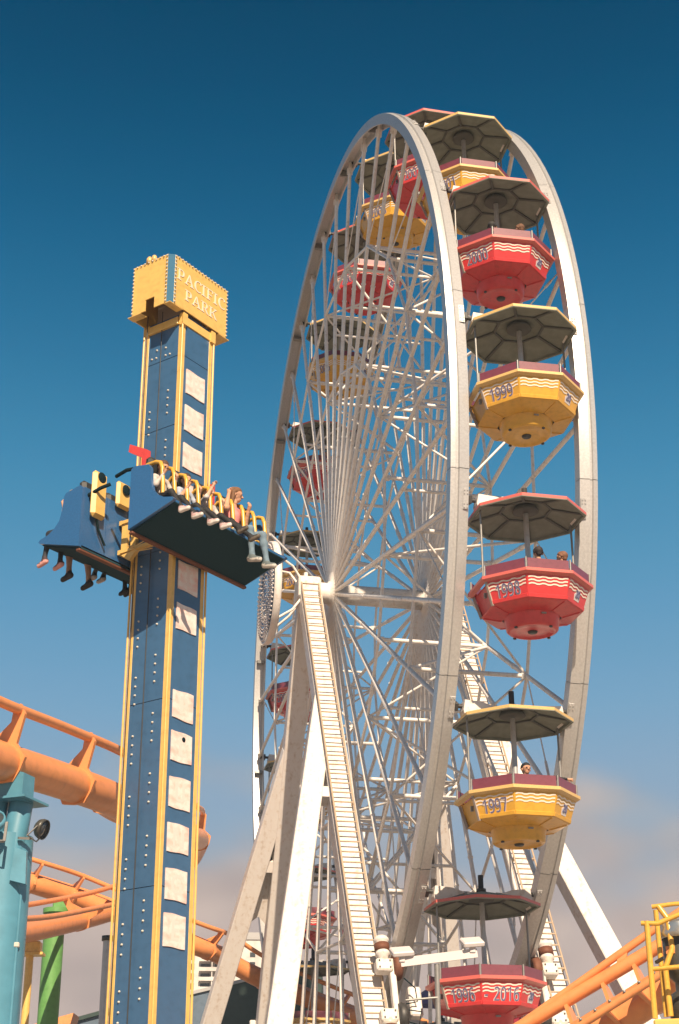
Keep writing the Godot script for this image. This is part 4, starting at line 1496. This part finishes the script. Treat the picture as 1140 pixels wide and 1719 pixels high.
func drive_unit(sd: float):
	var label = "white drive motors with tyre wheels clamped to the ladder leg beside the %s rim" % ["near" if sd < 0 else "far"]
	var t = thing("drive_unit", label, "motor", Transform3D(wheel_basis, hub + wheel_basis * Vector3(1.62 * sd, -11.4, 7.15)), "wheel drive motors")
	var tilt = Basis(Vector3.RIGHT, -0.35)
	# frame plate
	var s = begin()
	box(s, Transform3D(tilt, Vector3(-0.05 * sd, 0, 0.1)), Vector3(0.12, 1.5, 0.18), 0.02)
	part("frame", s, M.white, t)
	for k in 2:
		var y = 0.62 - k * 1.0
		var z = -y * 0.36 + 0.15
		var up = 1.0 if k == 0 else -1.0
		s = begin()
		lathe(s, Transform3D(Basis(Vector3.RIGHT, -0.35 * 1.0) * Basis.from_scale(Vector3(1, up, 1)), Vector3(0.12 * sd, y, z)), [[0.0, 0.06], [0.10, 0.06], [0.12, 0.16], [0.15, 0.18], [0.15, 0.23], [0.14, 0.24], [0.14, 0.46], [0.16, 0.47], [0.16, 0.53], [0.12, 0.58], [0.0, 0.58]], 18)
		part("motor", s, M.bulb if k == 1 else M.white, t)
		s = begin()
		lathe(s, Transform3D(Basis(Vector3.RIGHT, -0.35) * Basis.from_scale(Vector3(1, up, 1)), Vector3(0.12 * sd, y, z)), [[0.145, 0.26], [0.155, 0.26], [0.155, 0.42], [0.145, 0.42]], 18)
		part("cooling_band", s, M.rust_red, t)
		s = begin()
		box(s, Transform3D(tilt, Vector3(0.12 * sd, y - 0.06, z)), Vector3(0.34, 0.26, 0.26), 0.03)
		part("gearbox", s, M.white, t)
		for e in [Vector3(-0.11, 0.07, 0.14), Vector3(0.11, 0.07, 0.14), Vector3(-0.11, -0.07, 0.14), Vector3(0.11, -0.07, 0.14)]:
			s = begin()
			var q: Vector3 = tilt * e + Vector3(0.12 * sd, y - 0.06, z)
			box(s, Transform3D(tilt, q), Vector3(0.03, 0.03, 0.03))
			part("bolt", s, M.dark_steel, t)
		s = begin()
		lathe(s, Transform3D(Basis(Vector3.BACK, PI / 2), Vector3(-0.16 * sd, y - 0.05, z - 0.05)), [[0, -0.07], [0.12, -0.07], [0.14, -0.09], [0.24, -0.09], [0.27, -0.05], [0.27, 0.05], [0.24, 0.09], [0.14, 0.09], [0.12, 0.07], [0, 0.07]], 20)
		part("drive_tyre", s, M.rust_red if k == 0 else M.dark_steel, t)
	s = begin()
	box(s, Transform3D(tilt, Vector3(0.46 * sd * -sd if sd > 0 else 0.46, -0.15, 0.1)), Vector3(0.26, 0.62, 0.22), 0.03)
	part("control_box", s, M.white, t)
	s = begin()
	tube(s, [Vector3(-0.2 * sd, 0.3, 0.3), Vector3(-0.4 * sd, 0.1, 0.4), Vector3(-0.45 * sd, -0.15, 0.35), Vector3(-0.2 * sd, -0.2, 0.3)], 0.014, 6)
	tube(s, [Vector3(-0.2 * sd, -0.3, 0.35), Vector3(-0.5 * sd, -0.35, 0.45), Vector3(-0.45 * sd, -0.6, 0.45), Vector3(-0.15 * sd, -0.5, 0.35)], 0.014, 6)
	part("cable", s, M.black, t)

func yellow_platform():
	var t = thing("yellow_platform", "yellow pipe railing work platform in front of the climbing track", "work platform", Transform3D(Basis(Vector3.UP, -0.25), Vector3(3.27, 0, -16.7)))
	var m: Material = M.yellow_bar
	var s = begin()
	tube(s, [Vector3(0, 3.45, 0), Vector3(0, 4.45, 0)], 0.032, 10)
	part("rail_post", s, m, t)
	s = begin()
	tube(s, [Vector3(-0.06, 4.43, 0), Vector3(0.12, 4.42, 0), Vector3(0.4, 4.52, 0), Vector3(1.2, 4.56, 0)], 0.027, 9)
	part("top_rail", s, m, t)
	s = begin()
	tube(s, [Vector3(0.02, 3.95, 0), Vector3(1.2, 4.0, 0)], 0.025, 9)
	part("mid_rail", s, m, t)
	s = begin()
	tube(s, [Vector3(0.12, 4.66, -0.35), Vector3(0.21, 4.52, -0.32), Vector3(0.23, 4.2, -0.3), Vector3(0.14, 4.0, -0.28), Vector3(0.15, 3.5, -0.28)], 0.032, 9)
	part("rail_post", s, m, t)
	s = begin()
	tube(s, [Vector3(0.05, 4.66, -0.36), Vector3(0.3, 4.68, -0.36), Vector3(1.2, 4.66, -0.36)], 0.025, 9)
	part("top_rail", s, m, t)
	s = begin()
	tube(s, [Vector3(0.09, 4.62, -0.34), Vector3(0.1, 3.5, -0.34)], 0.028, 9)
	part("rail_post", s, m, t)
	s = begin()
	cbox(s, Vector3(-0.02, 3.2, -0.6), Vector3(1.3, 3.44, 0.06), 0.02)
	part("toe_board", s, M.yellow, t)
	s = begin()
	beam(s, Vector3(0.06, 4.02, -0.02), Vector3(0.15, 4.05, 0.08), 0.03, 0.03)
	part("latch", s, M.dark_steel, t)
	for e in [0.1, 1.2]:
		s = begin()
		cbox(s, Vector3(e - 0.06, 0, -0.32), Vector3(e + 0.06, 3.199, -0.2))
		part("leg", s, M.yellow, t)
	t = thing("hoist_motor", "dark grey hoist machine behind the yellow railing", "machine", Transform3D(Basis.IDENTITY, Vector3(3.72, 3.447, -17.1)))
	s = begin()
	lathe(s, Transform3D.IDENTITY, [[0.0, 0.0], [0.2, 0.0], [0.21, 0.2], [0.17, 0.3], [0.12, 0.33], [0.12, 0.42], [0.2, 0.5], [0.22, 0.55], [0.22, 0.88], [0.0, 0.88]], 20)
	part("body", s, M.machine, t)
	s = begin()
	lathe(s, Transform3D.IDENTITY, [[0.0, 0.881], [0.25, 0.881], [0.26, 0.93], [0.24, 0.98], [0.25, 1.02], [0.22, 1.06], [0.0, 1.06]], 20)
	part("cap", s, M.steel_bright, t)
	s = begin()
	box(s, Transform3D(Basis(Vector3.UP, -0.6), Vector3(-0.17, 0.74, 0.15)), Vector3(0.1, 0.08, 0.015))
	part("warning_sticker", s, M.orange, t)

# ------------------------------------------------------------------ people
# bones: [from, to, radius from, radius to, colour]; smooth union, meshed with surface nets
func sdf_mesh(s: SurfaceTool, bones: Array, cell: float, k: float):
	var lo := Vector3(1e9, 1e9, 1e9)
	var hi := -lo
	for b in bones:
		var r: float = maxf(b[2], b[3]) + k * 0.5 + cell * 2.5
		for e in [b[0], b[1]]:
			lo = lo.min(e - Vector3(r, r, r))
			hi = hi.max(e + Vector3(r, r, r))
	var nx := int((hi.x - lo.x) / cell) + 2
	var ny := int((hi.y - lo.y) / cell) + 2
	var nz := int((hi.z - lo.z) / cell) + 2
	var fld := PackedFloat32Array()
	fld.resize(nx * ny * nz)
	fld.fill(1.0)
	var best := PackedFloat32Array()
	best.resize(nx * ny * nz)
	best.fill(9.0)
	var idc := PackedInt32Array()
	idc.resize(nx * ny * nz)
	for bi in bones.size():
		var b: Array = bones[bi]
		var a: Vector3 = b[0]
		var ab: Vector3 = b[1] - a
		var l2 := maxf(ab.length_squared(), 1e-9)
		var r0: float = b[2]
		var r1: float = b[3]
		var pad := maxf(r0, r1) + k + cell * 2.0
		var blo: Vector3 = a.min(b[1]) - Vector3(pad, pad, pad)
		var bhi: Vector3 = a.max(b[1]) + Vector3(pad, pad, pad)
		var i0 := maxi(int((blo.x - lo.x) / cell), 0)
		var i1 := mini(int((bhi.x - lo.x) / cell) + 1, nx - 1)
		var j0 := maxi(int((blo.y - lo.y) / cell), 0)
		var j1 := mini(int((bhi.y - lo.y) / cell) + 1, ny - 1)
		var k0 := maxi(int((blo.z - lo.z) / cell), 0)
		var k1 := mini(int((bhi.z - lo.z) / cell) + 1, nz - 1)
		for z in range(k0, k1 + 1):
			for y in range(j0, j1 + 1):
				var idx := (z * ny + y) * nx + i0
				for x in range(i0, i1 + 1):
					var p := lo + Vector3(x, y, z) * cell - a
					var t := clampf(p.dot(ab) / l2, 0.0, 1.0)
					var d := (p - ab * t).length() - lerpf(r0, r1, t)
					var o := fld[idx]
					if d < best[idx]:
						best[idx] = d
						idc[idx] = bi
					var h := maxf(k - absf(o - d), 0.0) / k
					fld[idx] = minf(o, d) - h * h * k * 0.25
					idx += 1
	var vid := PackedInt32Array()
	vid.resize(nx * ny * nz)
	vid.fill(-1)
	var vp := PackedVector3Array()
	var vc := PackedColorArray()
	var off := [0, 1, nx, nx + 1, nx * ny, nx * ny + 1, nx * ny + nx, nx * ny + nx + 1]
	var edges := [[0, 1], [2, 3], [4, 5], [6, 7], [0, 2], [1, 3], [4, 6], [5, 7], [0, 4], [1, 5], [2, 6], [3, 7]]
	for z in nz - 1:
		for y in ny - 1:
			var idx := (z * ny + y) * nx - 1
			for x in nx - 1:
				idx += 1
				if absf(fld[idx]) > cell * 2.0:
					continue
				var m := 0
				for c in 8:
					if fld[idx + off[c]] < 0.0:
						m += 1
				if m == 0 or m == 8:
					continue
				var acc := Vector3.ZERO
				var n := 0
				for e in edges:
					var fa := fld[idx + off[e[0]]]
					var fb := fld[idx + off[e[1]]]
					if (fa < 0.0) != (fb < 0.0):
						var f := fa / (fa - fb)
						var pa := Vector3(e[0] & 1, (e[0] >> 1) & 1, e[0] >> 2)
						var pb := Vector3(e[1] & 1, (e[1] >> 1) & 1, e[1] >> 2)
						acc += pa.lerp(pb, f)
						n += 1
				vid[idx] = vp.size()
				vp.append(lo + (Vector3(x, y, z) + acc / n) * cell)
				var tone := 0.95 + 0.35 * smooth_noise.get_noise_3dv(vp[vp.size() - 1] * 900.0)
				vc.append(bones[idc[idx]][4] * Color(tone, tone, tone))
	s.set_smooth_group(0)
	var st := [1, nx, nx * ny]
	for z in range(1, nz - 1):
		for y in range(1, ny - 1):
			for x in range(1, nx - 1):
				var idx := (z * ny + y) * nx + x
				if vid[idx] < 0:
					continue
				var f0 := fld[idx]
				for ax in 3:
					var f1 := fld[idx + st[ax]]
					if (f0 < 0.0) == (f1 < 0.0):
						continue
					var u: int = st[(ax + 1) % 3]
					var v: int = st[(ax + 2) % 3]
					var q := [vid[idx], vid[idx - u], vid[idx - u - v], vid[idx - v]]
					if q[1] < 0 or q[2] < 0 or q[3] < 0:
						continue
					var ordr := [0, 1, 2, 0, 2, 3] if f0 > 0.0 else [0, 2, 1, 0, 3, 2]
					for c in ordr:
						s.set_color(vc[q[c]])
						s.add_vertex(vp[q[c]])

func hand_bones(wrist: Vector3, dir: Vector3, side: Vector3, c: Color, k: float) -> Array:
	var out = []
	var pal = wrist + dir * 0.07 * k
	out.append([wrist, pal, 0.026 * k, 0.03 * k, c])
	var nrm = side.cross(dir).normalized()
	var ln = [0.052, 0.06, 0.056, 0.044]
	for f in 4:
		var b = pal + side * (f - 1.5) * 0.017 * k
		var mid: Vector3 = b + (dir * 0.55 + nrm * 0.25) * ln[f] * k
		out.append([b, mid, 0.010 * k, 0.009 * k, c])
		out.append([mid, mid + (dir * 0.25 + nrm * 0.5) * ln[f] * k, 0.009 * k, 0.008 * k, c])
	var tb = wrist + dir * 0.025 * k - side * 0.028 * k
	out.append([tb, tb + (dir * 0.6 - side * 0.6 + nrm * 0.3) * 0.05 * k, 0.011 * k, 0.009 * k, c])
	return out

func person(label: String, xf: Transform3D, k: float, cols: Dictionary, pose: Dictionary, group: String):
	var t = Node3D.new()
	t.name = numbered("person")
	add_child(t)
	t.transform = xf
	tag(t, label, "person", group)
	var skin: Color = cols.skin
	var shirt: Color = cols.shirt
	var pants: Color = cols.pants
	var shin: Color = cols.get("shin", pants)
	var shoe: Color = cols.shoe
	var ln: float = pose.get("lean", 0.0)
	var hip = Vector3(0, 0.095 * k, 0)
	var lean = Basis(Vector3.RIGHT, ln)
	var up = func(v: Vector3) -> Vector3: return hip + lean * ((v * k) - hip)
	var chest: Vector3 = up.call(Vector3(0, 0.40, -0.01))
	var bones = []
	bones.append([hip, up.call(Vector3(0, 0.24, -0.01)), 0.125 * k, 0.115 * k, shirt])
	bones.append([up.call(Vector3(0, 0.24, -0.01)), chest, 0.115 * k, 0.125 * k, shirt])
	bones.append([up.call(Vector3(-0.11, 0.50, -0.015)), up.call(Vector3(0.11, 0.50, -0.015)), 0.07 * k, 0.07 * k, shirt])
	bones.append([chest, up.call(Vector3(0, 0.55, -0.015)), 0.11 * k, 0.05 * k, shirt])
	bones.append([up.call(Vector3(0, 0.55, -0.01)), up.call(Vector3(0, 0.66, 0.0)), 0.05 * k, 0.047 * k, skin])
	for i in 2:
		var sg = -1.0 if i == 0 else 1.0
		var sh: Vector3 = up.call(Vector3(0.165 * sg, 0.505, -0.01))
		var el: Vector3 = pose.elbow[i]
		var wr: Vector3 = pose.wrist[i]
		bones.append([sh, el, 0.056 * k, 0.044 * k, cols.get("sleeve", shirt)])
		bones.append([el, wr, 0.041 * k, 0.028 * k, cols.get("forearm", skin)])
		var hp = Vector3(0.085 * sg * k, 0.09 * k, 0.02)
		var kn: Vector3 = pose.knee[i]
		var an: Vector3 = pose.ankle[i]
		bones.append([hp, kn, 0.088 * k, 0.06 * k, pants])
		bones.append([kn, kn.lerp(an, 0.35), 0.058 * k, 0.056 * k, shin])
		bones.append([kn.lerp(an, 0.35), an, 0.056 * k, 0.036 * k, shin])
		var toe: Vector3 = pose.toe[i]
		bones.append([an.lerp(kn, 0.08), an, 0.036 * k, 0.034 * k, cols.get("sock", shin)])
		var side = Vector3.RIGHT
		var dwn = toe.cross(side).normalized() * -1.0
		if dwn.dot(an - kn) < 0:
			dwn = -dwn
		var heel = an + dwn * 0.04 * k - toe * 0.03 * k
		bones.append([heel, heel + toe * 0.15 * k + dwn * 0.012 * k, 0.042 * k, 0.034 * k, shoe])
		bones.append([heel + dwn * 0.025 * k, heel + toe * 0.165 * k + dwn * 0.026 * k, 0.036 * k, 0.032 * k, cols.get("sole", shoe)])
	var s = begin()
	sdf_mesh(s, bones, 0.021, 0.035)
	for i in 2:
		var el: Vector3 = pose.elbow[i]
		var wr: Vector3 = pose.wrist[i]
		var d = (wr - el).normalized()
		var sd = (d.cross(Vector3.BACK) + Vector3(0.01, 0, 0)).normalized()
		sdf_mesh(s, hand_bones(wr - d * 0.01, d, sd if i == 0 else -sd, skin, k), 0.0065, 0.006)
	# head, with its own finer grid
	var turn = Basis(Vector3.UP, pose.get("turn", 0.0)) * Basis(Vector3.RIGHT, pose.get("nod", 0.0))
	var neck: Vector3 = up.call(Vector3(0, 0.66, 0.005))
	var hd = func(v: Vector3) -> Vector3: return neck + turn * ((v - Vector3(0, 0.66, 0)) * k)
	var dark = Color(0.03, 0.02, 0.02)
	var hb = [[hd.call(Vector3(0, 0.765, -0.02)), hd.call(Vector3(0, 0.77, 0.02)), 0.088 * k, 0.084 * k, skin], [hd.call(Vector3(0, 0.70, 0.03)), hd.call(Vector3(0, 0.675, 0.045)), 0.066 * k, 0.045 * k, skin], [hd.call(Vector3(0, 0.75, 0.09)), hd.call(Vector3(0, 0.72, 0.112)), 0.012 * k, 0.017 * k, skin], [hd.call(Vector3(0, 0.62, 0.0)), hd.call(Vector3(0, 0.70, 0.0)), 0.046 * k, 0.05 * k, skin]]
	for sg in [-1.0, 1.0]:
		hb.append([hd.call(Vector3(0.088 * sg, 0.735, 0.0)), hd.call(Vector3(0.09 * sg, 0.715, 0.0)), 0.02 * k, 0.014 * k, skin])
		hb.append([hd.call(Vector3(0.034 * sg, 0.752, 0.089)), hd.call(Vector3(0.036 * sg, 0.752, 0.089)), 0.014 * k, 0.014 * k, dark])
		hb.append([hd.call(Vector3(0.0, 0.682, 0.086)), hd.call(Vector3(0.022 * sg, 0.686, 0.08)), 0.010 * k, 0.007 * k, skin * Color(0.75, 0.4, 0.4)])
	sdf_mesh(s, hb, 0.0105 * k, 0.014)
	part("body", s, M.person, t)
	s = begin()
	var hc: Color = cols.hair
	var hair = [[hd.call(Vector3(0, 0.785, -0.03)), hd.call(Vector3(0, 0.795, 0.012)), 0.092 * k, 0.086 * k, hc], [hd.call(Vector3(0, 0.76, -0.05)), hd.call(Vector3(0, 0.71, -0.055)), 0.078 * k, 0.055 * k, hc], [hd.call(Vector3(-0.075, 0.79, 0.0)), hd.call(Vector3(-0.085, 0.75, -0.025)), 0.03 * k, 0.026 * k, hc], [hd.call(Vector3(0.075, 0.79, 0.0)), hd.call(Vector3(0.085, 0.75, -0.025)), 0.03 * k, 0.026 * k, hc]]
	if pose.get("long_hair", false):
		for e in [Vector3(-0.085, 0, -0.03), Vector3(-0.04, 0, -0.075), Vector3(0.04, 0, -0.075), Vector3(0.085, 0, -0.03)]:
			hair.append([hd.call(Vector3(e.x, 0.76, e.z)), hd.call(Vector3(e.x * 1.1, 0.58, e.z)), 0.036 * k, 0.028 * k, hc])
	sdf_mesh(s, hair, 0.013 * k, 0.02)
	part("hair", s, M.person, t)

func seated(k: float, knees: Array, ankles: Array, toe: Vector3, arms := "bars") -> Dictionary:
	var p = {"knee": knees, "ankle": ankles, "toe": [toe.normalized(), toe.normalized()]}
	if arms == "bars":
		p["elbow"] = [Vector3(-0.22, 0.30, 0.10) * k, Vector3(0.22, 0.30, 0.10) * k]
		p["wrist"] = [Vector3(-0.16, 0.52, 0.22) * k, Vector3(0.16, 0.52, 0.22) * k]
	elif arms == "lap":
		p["elbow"] = [Vector3(-0.23, 0.27, 0.02) * k, Vector3(0.23, 0.27, 0.02) * k]
		p["wrist"] = [Vector3(-0.13, 0.20, 0.22) * k, Vector3(0.13, 0.20, 0.22) * k]
	return p

func make_people():
	var skin = Color(0.55, 0.30, 0.19)
	var fair = Color(0.62, 0.36, 0.25)
	var black = Color(0.012, 0.013, 0.016)
	var pinkshoe = Color(0.52, 0.36, 0.36)
	var grp = "riders on the drop tower"
	# riders on the near bench
	var seat = func(n: int) -> Transform3D: return Transform3D(tower_basis, tower_at + tower_basis * Vector3(SEAT0 + PITCH * n, 10.62, 0.37))
	var k = 0.80
	var p = seated(k, [Vector3(-0.10, 0.09, 0.30), Vector3(0.10, 0.07, 0.31)], [Vector3(-0.06, -0.17, 0.47), Vector3(0.16, -0.20, 0.52)], Vector3(0.15, 0.15, 1))
	p.nod = 0.35
	person("child in pale grey top and black trousers gripping the first shoulder bars", seat.call(0), k, {"skin": skin, "shirt": Color(0.50, 0.46, 0.43), "forearm": Color(0.50, 0.46, 0.43), "pants": black, "shoe": pinkshoe, "sole": Color(0.7, 0.66, 0.62), "hair": Color(0.09, 0.045, 0.025)}, p, grp)
	p = seated(k, [Vector3(-0.08, 0.08, 0.30), Vector3(0.12, 0.09, 0.31)], [Vector3(0.0, -0.16, 0.50), Vector3(0.23, -0.15, 0.54)], Vector3(0.2, 0.2, 1))
	p.nod = 0.1
	p.turn = -0.3
	person("child in light blue top and black trousers on the blue bench", seat.call(1), k, {"skin": skin, "shirt": Color(0.36, 0.42, 0.52), "pants": black, "shoe": pinkshoe, "sole": Color(0.7, 0.66, 0.62), "hair": Color(0.05, 0.03, 0.02)}, p, grp)
	p = seated(k, [Vector3(-0.08, 0.11, 0.32), Vector3(0.12, 0.10, 0.34)], [Vector3(0.0, -0.13, 0.60), Vector3(0.20, -0.20, 0.66)], Vector3(0.3, 0.45, 1))
	p.long_hair = true
	p.turn = 0.1
	p.elbow[0] = Vector3(-0.2, 0.42, 0.14)
	p.wrist[0] = Vector3(-0.14, 0.60, 0.2)
	person("smiling blond child in white top with bare ankles and black shoes", seat.call(2), k, {"skin": fair, "shirt": Color(0.55, 0.52, 0.52), "pants": black, "sock": fair, "shoe": Color(0.02, 0.02, 0.022), "sole": Color(0.12, 0.10, 0.08), "hair": Color(0.50, 0.30, 0.12)}, p, grp)
	k = 1.0
	p = seated(k, [Vector3(-0.10, 0.05, 0.46), Vector3(0.14, 0.03, 0.50)], [Vector3(-0.04, -0.34, 0.46), Vector3(0.20, -0.38, 0.54)], Vector3(0.25, -0.15, 1))
	p.lean = 0.12
	p.long_hair = true
	p.turn = 0.7
	p.nod = 0.1
	p.elbow[0] = Vector3(-0.27, 0.42, 0.14)
	p.wrist[0] = Vector3(-0.15, 0.70, 0.08)
	person("person in pink top and blue jeans with one hand raised to brown hair", seat.call(3), k, {"skin": skin, "shirt": Color(0.72, 0.26, 0.25), "sleeve": skin, "pants": Color(0.16, 0.24, 0.31), "sock": Color(0.55, 0.62, 0.62), "shoe": Color(0.10, 0.13, 0.14), "sole": Color(0.55, 0.52, 0.48), "hair": Color(0.17, 0.085, 0.04)}, p, grp)
	# riders on the far bench, only their legs show below it
	var back = func(u: float) -> Transform3D: return Transform3D(tower_basis * Basis(Vector3.UP, PI), tower_at + tower_basis * Vector3(u, 10.62, -1.21))
	k = 0.85
	var calf = Color(0.20, 0.12, 0.09)
	p = seated(k, [Vector3(-0.12, 0.03, 0.42), Vector3(0.13, 0.04, 0.43)], [Vector3(-0.05, -0.36, 0.36), Vector3(0.16, -0.36, 0.47)], Vector3(0.1, -0.35, 1))
	person("rider in dark trousers and pink-soled shoes, legs dangling from the back bench", back.call(-0.42), k, {"skin": skin, "shirt": Color(0.1, 0.1, 0.12), "pants": Color(0.02, 0.025, 0.035), "shoe": Color(0.05, 0.03, 0.035), "sole": Color(0.60, 0.30, 0.28), "hair": Color(0.04, 0.03, 0.02)}, p, grp)
	k = 0.95
	p = seated(k, [Vector3(-0.16, 0.03, 0.45), Vector3(0.20, 0.03, 0.46)], [Vector3(-0.18, -0.44, 0.40), Vector3(0.20, -0.42, 0.44)], Vector3(0.1, -0.25, 1))
	person("rider in shorts with bare shins and black shoes, legs dangling", back.call(0.1), k, {"skin": calf * 2.2, "shirt": Color(0.2, 0.1, 0.1), "pants": Color(0.05, 0.05, 0.07), "shin": Color(0.40, 0.24, 0.17), "sock": Color(0.35, 0.35, 0.34), "shoe": black, "sole": Color(0.03, 0.03, 0.03), "hair": Color(0.04, 0.03, 0.02)}, p, grp)
	k = 0.8
	p = seated(k, [Vector3(-0.10, 0.06, 0.40), Vector3(0.12, 0.05, 0.40)], [Vector3(-0.03, -0.22, 0.48), Vector3(0.14, -0.24, 0.50)], Vector3(-0.1, -0.05, 1))
	person("rider in grey leggings and black trainers with feet pushed forward", back.call(0.62), k, {"skin": skin, "shirt": Color(0.12, 0.2, 0.2), "pants": Color(0.10, 0.10, 0.10), "shoe": black, "sole": Color(0.45, 0.42, 0.40), "hair": Color(0.04, 0.03, 0.02)}, p, grp)
	p = seated(k, [Vector3(-0.10, 0.04, 0.40), Vector3(0.12, 0.04, 0.40)], [Vector3(-0.05, -0.27, 0.42), Vector3(0.12, -0.32, 0.36)], Vector3(0, -0.2, 1))
	person("rider in black trousers partly hidden behind the tower post", back.call(1.14), k, {"skin": skin, "shirt": Color(0.2, 0.2, 0.25), "pants": black, "shoe": black, "hair": Color(0.04, 0.03, 0.02)}, p, grp)
	# riders in the gondolas
	var gg = "riders in the gondolas"
	var sit = seated(0.95, [Vector3(-0.1, 0.08, 0.32), Vector3(0.1, 0.08, 0.32)], [Vector3(-0.1, -0.17, 0.26), Vector3(0.1, -0.17, 0.26)], Vector3(0, 0, 1), "lap")
	var rows = [[4, 0.10, 0.30, 0.15, black, black, "person in black with one arm along the rim of the 1997 gondola"], [3, -0.02, 0.60, PI, Color(0.03, 0.05, 0.06), Color(0.03, 0.02, 0.02), "dark haired rider by the pole of the 1998 gondola"], [3, 0.50, 0.48, -2.4, Color(0.25, 0.1, 0.06), Color(0.20, 0.09, 0.05), "brown haired rider at the side of the 1998 gondola"], [1, -0.30, 0.62, 2.6, Color(0.03, 0.04, 0.05), Color(0.03, 0.03, 0.03), "dark haired rider in the 2000 gondola"], [1, 0.30, 0.64, -2.6, Color(0.16, 0.1, 0.07), Color(0.16, 0.08, 0.045), "brown haired rider in the 2000 gondola"], [-1, -0.30, 0.60, 0.3, Color(0.5, 0.3, 0.28), Color(0.14, 0.06, 0.04), "rider with a bare forehead in the 2002 gondola"], [2, 0.60, 0.40, -2.2, Color(0.35, 0.5, 0.56), Color(0.03, 0.03, 0.03), "rider in pale blue low in the 1999 gondola"], [-5, 0.1, 0.5, 0.4, Color(0.1, 0.1, 0.1), Color(0.05, 0.03, 0.02), "rider in the 2006 gondola"]]
	for r in rows:
		var gx = gondola_xf(r[0])
		var low = -2.0 if r[0] != 2 else -2.12
		var xf = gx * Transform3D(Basis(Vector3.UP, r[3]), Vector3(r[1], low, r[2]))
		var ps = sit.duplicate(true)
		if r[0] == 4:
			ps.elbow[1] = Vector3(0.42, 0.50, 0.30)
			ps.wrist[1] = Vector3(0.66, 0.47, 0.40)
		person(r[6], xf, 0.95, {"skin": skin, "shirt": r[4], "forearm": r[4], "pants": Color(0.04, 0.05, 0.08), "shoe": black, "hair": r[5]}, ps, gg)
